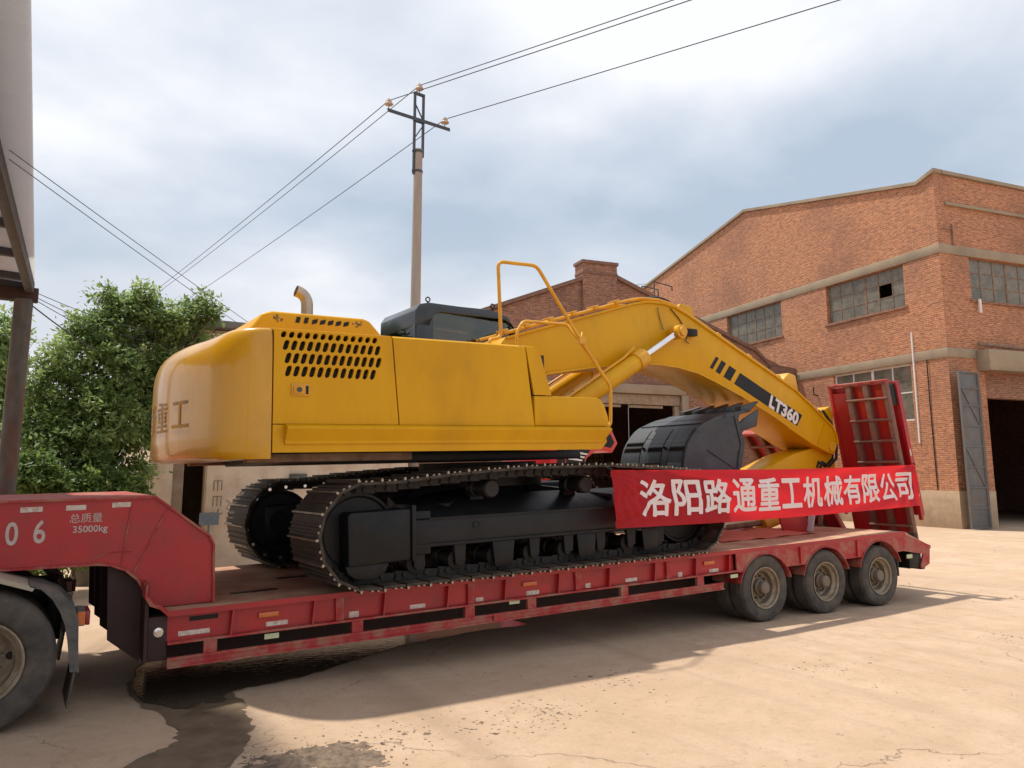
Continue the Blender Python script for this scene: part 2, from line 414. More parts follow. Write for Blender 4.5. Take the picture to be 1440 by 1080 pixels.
# ---------------------------------------------------------------- geometry helpers
class G:
    def __init__(s):
        s.v = []; s.f = []

    def add(s, vs, fs):
        o = len(s.v)
        s.v += [tuple(p) for p in vs]
        s.f += [tuple(i + o for i in f) for f in fs]
        return s

    def box(s, x0, x1, y0, y1, z0, z1):
        if x0 > x1: x0, x1 = x1, x0
        if y0 > y1: y0, y1 = y1, y0
        if z0 > z1: z0, z1 = z1, z0
        return s.add([(x0, y0, z0), (x1, y0, z0), (x1, y1, z0), (x0, y1, z0), (x0, y0, z1), (x1, y0, z1), (x1, y1, z1), (x0, y1, z1)],
                     [(0, 3, 2, 1), (4, 5, 6, 7), (0, 1, 5, 4), (1, 2, 6, 5), (2, 3, 7, 6), (3, 0, 4, 7)])

    def bar(s, p, q, w_, h_, up=(0, 0, 1)):
        """square bar from p to q, w_ across, h_ along up"""
        p = Vector(p); q = Vector(q); d = (q - p).normalized(); u = Vector(up)
        sd = d.cross(u)
        if sd.length < 1e-4: sd = d.cross(Vector((1, 0, 0)))
        sd.normalize(); u = sd.cross(d).normalized()
        a = sd * w_ / 2; c = u * h_ / 2
        return s.add([p - a - c, p + a - c, p + a + c, p - a + c, q - a - c, q + a - c, q + a + c, q - a + c],
                     [(0, 3, 2, 1), (4, 5, 6, 7), (0, 1, 5, 4), (1, 2, 6, 5), (2, 3, 7, 6), (3, 0, 4, 7)])

    def prism(s, poly, y0, y1):
        """polygon in (x,z), extruded along y"""
        n = len(poly)
        ar = sum(poly[i][0] * poly[(i + 1) % n][1] - poly[(i + 1) % n][0] * poly[i][1] for i in range(n))
        if ar < 0: poly = poly[::-1]
        vs = [(x, y0, z) for x, z in poly] + [(x, y1, z) for x, z in poly]
        fs = [tuple(range(n)), tuple(range(2 * n - 1, n - 1, -1))]
        fs += [(i + n, (i + 1) % n + n, (i + 1) % n, i) for i in range(n)]
        return s.add(vs, fs)

    def slab(s, poly, z0, z1):
        """polygon in (x,y), extruded along z"""
        n = len(poly)
        ar = sum(poly[i][0] * poly[(i + 1) % n][1] - poly[(i + 1) % n][0] * poly[i][1] for i in range(n))
        if ar < 0: poly = poly[::-1]
        vs = [(x, y, z0) for x, y in poly] + [(x, y, z1) for x, y in poly]
        fs = [tuple(range(n - 1, -1, -1)), tuple(range(n, 2 * n))]
        fs += [(i, (i + 1) % n, (i + 1) % n + n, i + n) for i in range(n)]
        return s.add(vs, fs)

    def tube(s, pts, r, n=10, caps=True):
        pts = [Vector(p) for p in pts]
        rs = r if isinstance(r, (list, tuple)) else [r] * len(pts)
        rings = []
        prev = None
        for i, p in enumerate(pts):
            if i == 0: d = pts[1] - p
            elif i == len(pts) - 1: d = p - pts[i - 1]
            else: d = (pts[i + 1] - p).normalized() + (p - pts[i - 1]).normalized()
            d.normalize()
            if prev is None:
                a = d.orthogonal().normalized()
            else:
                a = (prev - d * prev.dot(d)).normalized()
            prev = a
            b = d.cross(a)
            rings.append([p + (a * cos(2 * pi * k / n) + b * sin(2 * pi * k / n)) * rs[i] for k in range(n)])
        vs = [q for rr in rings for q in rr]
        fs = []
        for i in range(len(pts) - 1):
            for k in range(n):
                k2 = (k + 1) % n
                fs.append((i * n + k, i * n + k2, (i + 1) * n + k2, (i + 1) * n + k))
        if caps:
            fs.append(tuple(range(n - 1, -1, -1)))
            m_ = (len(pts) - 1) * n
            fs.append(tuple(range(m_, m_ + n)))
        return s.add(vs, fs)

    def lathe(s, prof, c, axis='y', n=32):
        """prof: (radius, height along axis); closed ends where radius is 0"""
        vs = []; fs = []
        m_ = len(prof)
        for r, h in prof:
            for k in range(n):
                a = 2 * pi * k / n
                if axis == 'y': vs.append((c[0] + r * cos(a), c[1] + h, c[2] + r * sin(a)))
                elif axis == 'z': vs.append((c[0] + r * cos(a), c[1] + r * sin(a), c[2] + h))
                else: vs.append((c[0] + h, c[1] + r * cos(a), c[2] + r * sin(a)))
        for i in range(m_ - 1):
            for k in range(n):
                k2 = (k + 1) % n
                f = (i * n + k, i * n + k2, (i + 1) * n + k2, (i + 1) * n + k)
                fs.append(f[::-1] if axis == 'y' else f)
        return s.add(vs, fs)

    def grid(s, fn, nu, nv):
        vs = [fn(i / nu, j / nv) for i in range(nu + 1) for j in range(nv + 1)]
        fs = []
        for i in range(nu):
            for j in range(nv):
                a = i * (nv + 1) + j
                fs.append((a, a + nv + 1, a + nv + 2, a + 1))
        return s.add(vs, fs)

    def mesh(s, name, bevel=0, seg=2, smooth=35, weld=False):
        me = bpy.data.meshes.new(name)
        me.from_pydata(s.v, [], s.f)
        bm = bmesh.new(); bm.from_mesh(me)
        if weld: bmesh.ops.remove_doubles(bm, verts=bm.verts, dist=1e-5)
        if bevel:
            ed = [e_ for e_ in bm.edges if len(e_.link_faces) == 2 and e_.calc_face_angle(0) > radians(28)]
            bmesh.ops.bevel(bm, geom=ed, offset=bevel, segments=seg, affect='EDGES', profile=0.5, clamp_overlap=True)
        bmesh.ops.recalc_face_normals(bm, faces=bm.faces)
        bm.to_mesh(me); bm.free()
        if smooth:
            for p in me.polygons: p.use_smooth = True
            me.set_sharp_from_angle(angle=radians(smooth))
        return me

    def build(s, name, mat, parent=None, bevel=0, seg=2, smooth=35, weld=False, kind=None):
        return link(name, s.mesh(name, bevel, seg, smooth, weld), mat, parent, kind)


def link(name, me, mat, parent=None, kind=None, M=None):
    if mat is not None and not me.materials:
        me.materials.append(mat)
    o = bpy.data.objects.new(name, me)
    COL.objects.link(o)
    if parent: o.parent = parent
    if kind: o['kind'] = kind
    if M is not None: o.matrix_local = M
    return o


def tag(o, label, cat, group=None):
    o['label'] = label; o['category'] = cat
    if group: o['group'] = group
    return o


def thing(name, label, cat, M=None, group=None):
    o = bpy.data.objects.new(name, None)
    COL.objects.link(o)
    o.empty_display_size = 0.3
    if M is not None: o.matrix_world = M
    return tag(o, label, cat, group)


def frame(origin, xdir, zdir=(0, 0, 1)):
    x = Vector(xdir).normalized(); z = Vector(zdir)
    y = z.cross(x).normalized(); z = x.cross(y)
    return Matrix(((x.x, y.x, z.x, origin[0]), (x.y, y.y, z.y, origin[1]), (x.z, y.z, z.z, origin[2]), (0, 0, 0, 1)))


def curve_mesh(cu, name):
    o = bpy.data.objects.new('tmp', cu)
    COL.objects.link(o)
    bpy.context.view_layer.update()
    dg = bpy.context.evaluated_depsgraph_get()
    me = bpy.data.meshes.new_from_object(o.evaluated_get(dg))
    me.name = name
    for p_ in me.polygons: p_.use_smooth = False
    bpy.data.objects.remove(o); bpy.data.curves.remove(cu)
    return me


def plate(name, outer, holes, y0, y1):
    """plate in (x,z) with holes, thick from y0 to y1"""
    cu = bpy.data.curves.new('tmp', 'CURVE'); cu.dimensions = '2D'; cu.fill_mode = 'BOTH'
    cu.extrude = (y1 - y0) / 2
    for loop in [outer] + list(holes):
        sp = cu.splines.new('POLY'); sp.points.add(len(loop) - 1); sp.use_cyclic_u = True
        for p, q in zip(sp.points, loop): p.co = (q[0], q[1], 0, 1)
    me = curve_mesh(cu, name)
    for v in me.vertices:
        x, y, z = v.co
        v.co = (x, (y0 + y1) / 2 - z, y)
    return me


def text_mesh(body, size, bold=0.0, shear=0.0, extrude=0.0):
    cu = bpy.data.curves.new('tmp', 'FONT'); cu.body = body; cu.size = size; cu.offset = bold; cu.shear = shear; cu.extrude = extrude
    cu.align_x = 'CENTER'; cu.align_y = 'CENTER'; cu.resolution_u = 3
    return curve_mesh(cu, 'lettering')


def xz(me, c, y, sx=1, sz=1, ang=0.0, shear=0.0):
    """lay a text mesh (x,y) into the plane y = const, centred at c=(x,z)"""
    ca, sa = cos(ang), sin(ang)
    xs = [v.co.x for v in me.vertices]; ys = [v.co.y for v in me.vertices]
    mx_, my_ = (min(xs) + max(xs)) / 2, (min(ys) + max(ys)) / 2
    for v in me.vertices:
        a = (v.co.x - mx_) * sx + (v.co.y - my_) * shear; b_ = (v.co.y - my_) * sz
        v.co = (c[0] + a * ca - b_ * sa, y - v.co.z, c[1] + a * sa + b_ * ca)
    return me


TILT = radians(1.6)
RT = Matrix(((cos(TILT), 0, -sin(TILT)), (0, 1, 0), (sin(TILT), 0, cos(TILT))))
YAW = radians(2.0)
RE = RT @ Matrix.Rotation(YAW, 3, 'Z')
EO = RT @ Vector((-3.5, 1.55, 0.97))
# ================================================================ the setting
g = G()
g.add([(-500, -500, 0), (700, -500, 0), (700, 700, 0), (-500, 700, 0)], [(0, 1, 2, 3)])
ground = g.build('ground', GROUND, smooth=0, kind='structure')

# puddle and wet run-off
def blob(pts, seed, amp, sub=6):
    rnd = random.Random(seed)
    out_ = []
    n = len(pts)
    for i in range(n):
        p0, p1, p2, p3 = pts[i - 1], pts[i], pts[(i + 1) % n], pts[(i + 2) % n]
        for k in range(sub):
            t = k / sub
            q = []
            for d in (0, 1):
                q.append(0.5 * (2 * p1[d] + (p2[d] - p0[d]) * t + (2 * p0[d] - 5 * p1[d] + 4 * p2[d] - p3[d]) * t * t + (3 * p1[d] - p0[d] - 3 * p2[d] + p3[d]) * t ** 3))
            out_.append((q[0] + rnd.uniform(-amp, amp), q[1] + rnd.uniform(-amp, amp)))
    return out_


def flatpoly(name, pts, z, mat, kind):
    cu = bpy.data.curves.new('tmp', 'CURVE'); cu.dimensions = '2D'; cu.fill_mode = 'BOTH'
    sp = cu.splines.new('POLY'); sp.points.add(len(pts) - 1); sp.use_cyclic_u = True
    for p, q in zip(sp.points, pts): p.co = (q[0], q[1], 0, 1)
    me = curve_mesh(cu, name)
    for v in me.vertices: v.co.z = z
    return link(name, me, mat, None, kind)


pud = [(-2.83, 1.53), (-3.4, 1.48), (-4.17, 1.32), (-4.81, 1.11), (-5.65, .62), (-6.25, .31), (-6.85, .12), (-6.84, -.32), (-6.92, -.55), (-6.94, -.92),
       (-7.04, -1.24), (-7.14, -1.5), (-7.4, -2.0), (-7.98, -1.72), (-7.70, -1.28), (-7.45, -1.06), (-7.40, -.75), (-7.45, -.3), (-7.56, .24), (-7.55, .92), (-7.3, 1.8),
       (-6.2, 2.7), (-4.6, 3.2), (-3.2, 2.6)]
flatpoly('wet_patch', blob([(x + (0.05 if x > -6.5 else (-0.045 if x < -7.3 else 0.035)), y + (0.0 if y < 1 else .1)) for x, y in pud], 3, 0.03), 0.003, WET, 'structure')
pud2 = [p for p in pud if p[1] > -.2]
i_ = pud2.index((-6.85, .12))
pud2[i_ + 1:i_ + 1] = [(-6.95, -.18), (-7.12, -.10), (-7.3, -.22)]
flatpoly('puddle', blob(pud2, 5, 0.02), 0.006, WATER, 'structure')

# ---------------------------------------------------------------- generic window
def window(root, M, x0, x1, z0, z1, cols, rows, yout, fm, gm, bar=0.05, thick_at=None, missing=(), opened=()):
    """steel window; yout = sign of the outer side along y of M; frame 0.12 behind the wall face"""
    yf = -0.14 * yout
    a, b_ = sorted((yf, yf - 0.05 * yout))
    g = G()
    g.box(x0, x1, a, b_, z0, z0 + bar); g.box(x0, x1, a, b_, z1 - bar, z1)
    g.box(x0, x0 + bar, a, b_, z0 + bar, z1 - bar); g.box(x1 - bar, x1, a, b_, z0 + bar, z1 - bar)
    cw = (x1 - x0) / cols; rh = (z1 - z0) / rows
    for i in range(1, cols):
        wd = bar * (0.9 if thick_at and i in thick_at else 0.4)
        g.box(x0 + i * cw - wd, x0 + i * cw + wd, a + .004, b_ - .004, z0 + bar, z1 - bar)
    for j in range(1, rows):
        g.box(x0 + bar, x1 - bar, a + .008, b_ - .008, z0 + j * rh - bar * .35, z0 + j * rh + bar * .35)
    wo = link('window', g.mesh('window'), fm, root, M=M)
    ym = (a + b_) / 2
    for i in range(cols):
        for j in range(rows):
            if (i, j) in missing: continue
            p = G()
            ja = random.uniform(-.006, .006)
            p.box(x0 + i * cw + .012, x0 + (i + 1) * cw - .012, ym - .004 + ja * .3, ym + .004 + ja * .3, z0 + j * rh + .012, z0 + (j + 1) * rh - .012)
            link('pane', p.mesh('pane', smooth=0), gm, wo)
    return wo


# ================================================================ large brick warehouse on the right
BC = Vector((20.94, 9.17, 0))
aB = radians(-9.7)
B1 = thing('brick_warehouse', 'tall orange brick warehouse with concrete belts and steel windows behind the red ramp', 'building', frame(BC, (cos(aB), sin(aB), 0)))
ML = frame((0, 0, 0), (0, 1, 0))       # gable wall: x runs along the wall, +y is outside
MR = Matrix.Identity(4)                # eaves wall: x runs along the wall, -y is outside
rect = lambda x0, x1, z0, z1: [(x0, z0), (x1, z0), (x1, z1), (x0, z1)]
gab = [(0, 0), (22.9, 0), (22.9, 13.66), (11.4, 15.75), (0.75, 13.45), (0.0, 13.72)]
me = plate('wall', gab, [rect(1.73, 6.0, 8.72, 10.46), rect(9.0, 13.3, 8.72, 10.46), rect(16.2, 20.5, 8.72, 10.46), rect(1.7, 5.87, 4.1, 6.38)], -0.35, 0)
link('wall', me, BRK, B1, M=ML)
me = plate('wall', [(0.352, 0), (17, 0), (17, 13.55), (0.352, 13.7)], [rect(1.56, 6.0, 8.74, 10.46), rect(1.9, 7.4, 0.001, 5.9), rect(9, 13.4, 8.74, 10.46)], 0, 0.35)
link('wall', me, BRK, B1, M=MR)
# far walls and roof close the hall
link('rear_wall', plate('rear_wall', [(.36, 0), (22.9, 0), (22.9, 13.3), (11.4, 15.38), (.36, 13.2)], [], 0, .35), BRK2, B1, M=frame((17, 0, 0), (0, 1, 0)))
g = G(); g.box(0.36, 16.6, 22.56, 22.9, 0, 13.4); g.build('side_wall', BRK2, B1)
g = G()
g.add([(0.05, 0.2, 13.35), (17.1, 0.2, 13.35), (17.1, 11.4, 15.6), (0.05, 11.4, 15.6), (0.05, 0.2, 13.2), (17.1, 0.2, 13.2), (17.1, 11.4, 15.4), (0.05, 11.4, 15.4)],
      [(0, 1, 2, 3), (7, 6, 5, 4), (0, 4, 5, 1), (1, 5, 6, 2), (3, 2, 6, 7), (0, 3, 7, 4)])
g.add([(0.05, 11.4, 15.6), (17.1, 11.4, 15.6), (17.1, 22.8, 13.5), (0.05, 22.8, 13.5), (0.05, 11.4, 15.4), (17.1, 11.4, 15.4), (17.1, 22.8, 13.3), (0.05, 22.8, 13.3)],
      [(0, 1, 2, 3), (7, 6, 5, 4), (0, 4, 5, 1), (1, 5, 6, 2), (3, 2, 6, 7), (0, 3, 7, 4)])
g.build('roof', ROOFM, B1)


def strip(root, pts, hh, y0, y1, name, mat, M=None):
    """coping laid along a polyline in (x,z)"""
    lo = pts; hi = [(x, z + hh) for x, z in pts]
    g = G()
    for (a, b_), (c, d) in zip(list(zip(lo, hi))[:-1], list(zip(lo, hi))[1:]):
        g.prism([a, c, d, b_], y0, y1)
    return link(name, g.mesh(name), mat, root, M=M)


strip(B1, [(-0.1, 13.73), (0.75, 13.46), (11.4, 15.76), (23.0, 13.67)], 0.14, -0.40, 0.10, 'coping', CONC, ML)
strip(B1, [(0.36, 13.72), (17.1, 13.57)], 0.14, -0.10, 0.40, 'coping', CONC, MR)
for z0, z1 in ((10.47, 10.84), (6.40, 6.76)):
    g = G(); g.box(0.0, 22.9, -0.02, 0.035, z0, z1); link('concrete_belt', g.mesh('concrete_belt', .01), CONC, B1, M=ML)
g = G(); g.box(-0.035, 17, -0.035, 0.02, 10.475, 10.845); link('concrete_belt', g.mesh('concrete_belt', .01), CONC, B1, M=MR)
g = G(); g.box(-0.035, 1.5, -0.035, 0.02, 6.405, 6.765); link('concrete_belt', g.mesh('concrete_belt', .01), CONC, B1, M=MR)
# render plinth
g = G(); g.box(0.0, 22.9, -0.02, 0.04, 0, 1.38); link('plinth', g.mesh('plinth', .01), PLINTH, B1, M=ML)
g = G(); g.box(-0.04, 1.88, -0.04, 0.02, 0, 1.38); link('plinth', g.mesh('plinth', .01), PLINTH, B1, M=MR)
# eaves wall: cornice pipe, lintel, gate
g = G(); g.box(0.5, 17, -0.10, 0.0, 12.45, 12.58); link('cornice', g.mesh('cornice', .01), CONC, B1, M=MR)
g = G(); g.box(1.52, 9.0, -0.55, 0.02, 5.92, 6.72); link('lintel', g.mesh('lintel', .02), CONC, B1, M=MR)
g = G(); g.box(1.9, 7.4, 0.12, 0.5, 4.92, 5.9); link('lintel_beam', g.mesh('lintel_beam', .02), BRK2, B1, M=MR)
g = G(); g.tube([(1.45, -.2, 6.95), (3.2, -.35, 6.88), (8, -.35, 6.80)], .07, 10); link('drain_pipe', g.mesh('drain_pipe'), RUST, B1, M=MR)
window(B1, ML, 1.73, 6.0, 8.72, 10.46, 6, 3, 1, RUST, DUSTG, thick_at=(3,), missing=((1, 1),))
window(B1, ML, 9.0, 13.3, 8.72, 10.46, 6, 3, 1, RUST, DUSTG, thick_at=(3,))
window(B1, ML, 16.2, 20.5, 8.72, 10.46, 6, 3, 1, RUST, DUSTG, thick_at=(3,))
window(B1, ML, 1.7, 5.87, 4.1, 6.38, 4, 2, 1, WHITE, DUSTG, bar=.07, thick_at=(2,))
window(B1, MR, 1.56, 6.0, 8.74, 10.46, 6, 3, -1, RUST, DUSTG, thick_at=(3,))
window(B1, MR, 9, 13.4, 8.74, 10.46, 6, 3, -1, RUST, DUSTG, thick_at=(3,))
for x0, x1, z in ((1.6, 6.1, 8.62), (8.9, 13.4, 8.62), (16.1, 20.6, 8.62)):
    g = G(); g.box(x0, x1, -0.02, 0.07, z, z + .10); link('window_sill', g.mesh('window_sill', .01), BRK2, B1, M=ML)
g = G(); g.box(1.46, 6.1, -0.07, 0.02, 8.64, 8.74); link('window_sill', g.mesh('window_sill', .01), BRK2, B1, M=MR)
# white conduit running up the gable wall, dark cable, wall lamp
g = G(); g.box(1.50, 1.56, 0.0, 0.05, 3.2, 7.6); link('conduit', g.mesh('conduit'), WHITE, B1, M=ML)
g = G(); g.tube([(0.9, .05, 6.4), (0.92, .03, 4.5), (0.88, .03, 1.4)], .02, 6); link('wall_cable', g.mesh('wall_cable'), CHAIN, B1, M=ML)
g = G(); g.box(1.72, 1.82, -.20, -.12, 8.2, 8.75); g.bar((1.77, 0, 8.3), (1.77, -.18, 8.3), .03, .03); link('wall_lamp', g.mesh('wall_lamp', .01), WHITE, B1, M=MR)
g = G(); g.tube([(6.85, 0.02, 5.55), (6.85, .25, 5.6), (6.85, .25, 5.95)], .03, 6); link('wall_hook', g.mesh('wall_hook'), CHAIN, B1, M=ML)
g = G(); g.tube([(.75, -.05, 10.85), (.75, -.05, 11.7)], .03, 6); g.tube([(.75, -.05, 11.5), (.2, -.05, 11.45)], .02, 6); link('wall_bracket', g.mesh('wall_bracket'), RUST, B1, M=MR)
# folded steel gate leaf standing open against the wall
Mg = frame((-0.22, -0.55, 0.03), (0.97, 0.04, 0))
g = G(); g.box(0, 1.02, 0, 0.05, 0, 5.75)
lf = link('gate_leaf', g.mesh('gate_leaf', .006), DOORM, B1, M=Mg)
g = G()
for z in (0.0, .72, 1.45, 2.2, 2.95, 3.7, 4.45, 5.1, 5.69): g.box(0.03, 0.99, -0.03, 0.0, z, z + .06)
g.box(0, .04, -.035, 0, 0, 5.75); g.box(.98, 1.02, -.035, 0, 0, 5.75)
g.bar((.95, -.02, 3.75), (.10, -.02, 5.1), .03, .05); g.bar((.95, -.02, 1.5), (.10, -.02, 2.9), .03, .05)
g.build('gate_frame', DOORM, lf)
Mg2 = frame((0.79, -0.56, 0.03), (0.70, 0.71, 0))
g = G(); g.box(0, 0.75, 0, 0.05, 0, 5.70)
lf2 = link('gate_leaf', g.mesh('gate_leaf', .006), DOORM, B1, M=Mg2)
g = G()
for z in (0.0, .72, 1.45, 2.2, 2.95, 3.7, 4.45, 5.1, 5.64): g.box(0.03, 0.72, -0.03, 0.0, z, z + .06)
g.box(0, .04, -.035, 0, 0, 5.7); g.box(.71, .75, -.035, 0, 0, 5.7)
g.build('gate_frame', DOORM, lf2)

# ================================================================ gabled workshop in the middle
B2 = thing('gabled_workshop', 'brown brick gabled workshop with chimney pier and dark doorway behind the yellow boom', 'building',
           frame((22.2, 17.3, 0), (-cos(aB), -sin(aB), 0)))
gab2 = [(0.02, 0), (21.5, 0), (21.5, 6.2), (11.2, 10.22), (9.5, 10.44), (0.02, 6.8)]
link('wall', plate('wall', gab2, [rect(6.35, 13.2, 0.001, 5.45)], -0.35, 0), BRK2, B2)
strip(B2, [(0.0, 6.80), (1.4, 6.95), (2.2, 7.65), (9.5, 10.45)], .17, -.42, .14, 'coping', BROWNB)
strip(B2, [(11.2, 10.23), (21.6, 6.2)], .17, -.42, .14, 'coping', BROWNB)
g = G(); g.box(0.0, 1.42, -.02, .14, 0, 6.78); g.build('pilaster', BRK2, B2)
g = G(); g.box(-0.02, 1.5, -.04, .2, 6.62, 6.95); g.build('pilaster_cap', BROWNB, B2, .01)
g = G(); g.box(9.52, 11.18, -.6, .16, 8.6, 11.0); p_ = g.build('chimney_pier', BRK2, B2)
g = G(); g.box(9.46, 11.24, -.66, .22, 11.0, 11.14); g.box(9.5, 11.2, -.62, .19, 10.55, 10.66); g.build('pier_cap', BROWNB, p_, .01)
g = G(); g.box(6.1, 13.5, -.30, .10, 5.46, 5.86); g.build('door_lintel', CONC, B2, .02)
g = G(); g.box(6.35, 13.2, -.22, -.06, 5.0, 5.44); g.build('transom_board', WOOD, B2, .01)
g = G(); g.box(6.0, 6.34, -.02, .12, 0, 5.45); g.build('door_jamb', CONC, B2, .02)
g = G(); g.box(13.2, 13.5, -.02, .12, 0, 5.45); g.build('door_jamb', CONC, B2, .02)
g = G(); g.box(6.36, 6.62, -.28, -.1, 0, 4.98); g.build('door_frame', WOOD, B2, .01)
for hx in range(3):
    g = G(); g.box(7.2 + hx * 2.1, 8.9 + hx * 2.1, -.20, -.14, 4.86, 4.97); g.build('door_track', WOOD, B2)
g = G(); g.box(.03, .35, -15, -.37, 0, 6.6); g.build('side_wall', BRK2, B2)
g = G(); g.box(21.2, 21.5, -15, -.37, 0, 6.0); g.build('side_wall', BRK2, B2)
holes = [rect(2 + i * 2.6, 3.7 + i * 2.6, 1.7, 4.4) for i in range(7)]
link('rear_wall', plate('rear_wall', [(.36, 0), (21.2, 0), (21.2, 6.1), (10.4, 10.0), (.36, 6.6)], holes, -15.3, -15), BRK2, B2)
for i in range(7):
    M_ = Matrix.Translation((0, -15.05, 0))
    window(B2, M_, 2 + i * 2.6, 3.7 + i * 2.6, 1.7, 4.4, 4, 6, 1, CHAIN, BACKLIT, bar=.05)
g = G()
for (xa, za, xb, zb) in ((-.2, 6.75, 10.35, 10.6), (10.35, 10.6, 21.8, 6.15)):
    g.add([(xa, -.4, za), (xb, -.4, zb), (xb, -15.5, zb), (xa, -15.5, za), (xa, -.4, za - .15), (xb, -.4, zb - .15), (xb, -15.5, zb - .15), (xa, -15.5, za - .15)],
          [(3, 2, 1, 0), (4, 5, 6, 7), (0, 1, 5, 4), (1, 2, 6, 5), (2, 3, 7, 6), (3, 0, 4, 7)])
g.build('roof', ROOFM, B2)

# roof ladder with safety hoops where the two roofs meet
LAD = thing('roof_ladder', 'small dark steel roof ladder with hoops above the workshop eaves', 'ladder', frame((15.5, 19.4, 8.9), (-cos(aB), -sin(aB), 0)))
g = G()
g.tube([(0, 0, -0.6), (0, 0, 1.9), (-.95, 0, 1.75), (-.95, 0, 1.55)], .035, 6); g.build('rail', STEEL, LAD)
g = G(); g.tube([(.42, -.4, -0.5), (.42, -.4, 1.75), (-.45, -.4, 1.65), (-.45, -.4, 1.3)], .035, 6); g.build('rail', STEEL, LAD)
for z in (.2, .6, 1.0, 1.4):
    g = G(); g.tube([(0, 0, z), (.42, -.4, z)], .018, 6); g.build('rung', STEEL, LAD)
for z in (1.0, 1.35, 1.7):
    g = G(); g.tube([(.5 + .42 * cos(a), -.2 + .35 * sin(a), z) for a in [pi * k / 8 - pi / 2 for k in range(9)]], .010, 5); g.build('hoop', STEEL, LAD)

# ================================================================ low cream shed behind the trailer
S1 = thing('cream_shed', 'cream plastered shed with dark doorway seen between the tracks and the counterweight', 'building', Matrix.Translation((-6.46, 9.98, 0)))
me = plate('wall', [(0, 0), (5.65, 0), (5.65, 5.0), (0, 5.0)], [rect(.45, 1.08, .001, 2.35)], 0, .25)
link('wall', me, CREAM, S1)
g = G(); g.box(-.02, .42, -.08, .02, 0, 5.0); g.build('pilaster', CREAM, S1, .01)
g = G(); g.box(1.10, 1.72, -.06, .02, 0, 5.0); g.build('pilaster', CREAM, S1, .01)
g = G(); g.box(0, .25, .26, 5, 0, 5.0); g.build('side_wall', CREAM, S1)
g = G(); g.box(5.4, 5.65, .26, 5, 0, 5.0); g.build('side_wall', BRK2, S1)
g = G(); g.box(0, 5.65, 5.0, 5.2, 0, 5.0); g.build('rear_wall', CREAM, S1)
g = G(); g.box(-.3, 6.0, -.35, 5.5, 5.02, 5.17); g.build('roof', ROOFM, S1, .01)
g = G(); g.box(.46, .67, .06, .11, 0, 2.33); g.build('door', WOOD, S1, .005)
g = G(); g.box(2.83, 3.20, -.10, .02, 1.75, 1.97); g.build('wall_box', GREY, S1, .01)
g = G()
for x, z in ((1.25, 1.62), (1.25, 1.30)):
    g.tube([(x, -.065, z), (x, -.065, z + .20), (x + .16, -.065, z + .20), (x + .16, -.065, z)], .007, 5); g.tube([(x + .08, -.065, z), (x + .08, -.065, z + .2)], .006, 5)
g.tube([(1.22, -.065, 1.18), (1.33, -.065, 1.1), (1.45, -.065, 1.16)], .007, 5); g.tube([(1.36, -.065, 1.25), (1.36, -.065, .98)], .007, 5)
g.tube([(1.52, -.065, 1.42), (1.6, -.065, 1.36), (1.52, -.065, 1.25), (1.62, -.065, 1.2)], .006, 5)
g.build('scribble', CHARC, S1)
g = G(); g.box(.96, 1.34, -.30, -.26, .93, 1.18); g.tube([(1.15, -.28, 0), (1.15, -.28, .95)], .02, 6)
bs = g.build('faded_sign_board', BLUEP); bs.location = (-6.46, 9.98, 0); tag(bs, 'small faded grey blue board on a stake before the cream shed', 'sign')

# ================================================================ tall metal canopy at the left edge
MC = frame((-8.655, 3.87, 0), (-.01, -1, 0))     # x runs towards the viewer, +y faces the yard
CN = thing('metal_canopy', 'metal sheet canopy roof on a rusty pipe post at the edge of the yard', 'canopy', MC)
for i in range(10):
    g = G()
    x0 = i * .95
    prof = []
    for k in range(7):
        xx = x0 + k * .15
        prof += [(xx, 0.0), (xx + .055, 0.0), (xx + .075, .003), (xx + .13, .003)]
    prof = [p for p in prof if p[0] <= x0 + .955]
    vs = []; fs = []
    for x, z in prof: vs += [(x, 0, 4.30 + z), (x, -2.5, 4.42 + z)]
    for k in range(len(prof) - 1): fs.append((2 * k, 2 * k + 2, 2 * k + 3, 2 * k + 1))
    for x, z in prof: vs += [(x, 0, 4.312 + z), (x, -2.5, 4.432 + z)]
    o_ = 2 * len(prof)
    for k in range(len(prof) - 1): fs.append((o_ + 2 * k + 1, o_ + 2 * k + 3, o_ + 2 * k + 2, o_ + 2 * k))
    g.add(vs, fs)
    g.build('roof_sheet', SHEET, CN, smooth=0)
g = G(); g.bar((0, -.045, 4.235), (9.4, -.43, 4.235), .09, .15); g.build('edge_beam', DKSTEEL, CN, .008)
g = G(); g.box(-.07, .11, -7, .05, 4.07, 4.235); g.build('cross_beam', BULK, CN, .01)
g = G(); g.box(.0, .03, -7, -.10, 4.24, 4.60); g.build('end_fascia', DKSTEEL, CN)
g = G(); g.box(.04, 9.4, -7, -.12, 4.60, 4.66); g.build('ceiling_deck', DKSTEEL, CN)
for i in range(8):
    g = G(); g.bar((.5 + i * 1.15, -.12 - .045 * i, 4.28), (.5 + i * 1.15, -6.9, 4.5), .07, .10)
    g.build('rafter', DKSTEEL, CN)
for i in range(6):
    g = G(); g.bar((.1, -.75 - i * 1.1, 4.42), (9.3, -.75 - i * 1.1, 4.42), .05, .07); g.build('purlin', DKSTEEL, CN)
g = G(); g.box(.3, 9.4, -.80, -.70, 4.66, 12.6); g.build('unseen_shade_wall', CLAD, CN)  # unseen wall over the canopy, added to cast shade on the yard
g = G(); g.tube([(.06, -.10, 0), (.06, -.10, 4.08)], .105, 20, True)
pp = g.build('post', POST, CN)
g = G(); g.box(-.14, .26, -.315, .085, 0, .03); g.build('base_plate', RUST, pp)
g = G(); g.tube([(9.2, -.3, 0), (9.2, -.3, 4.2)], .118, 20, True); g.build('post', POST, CN)
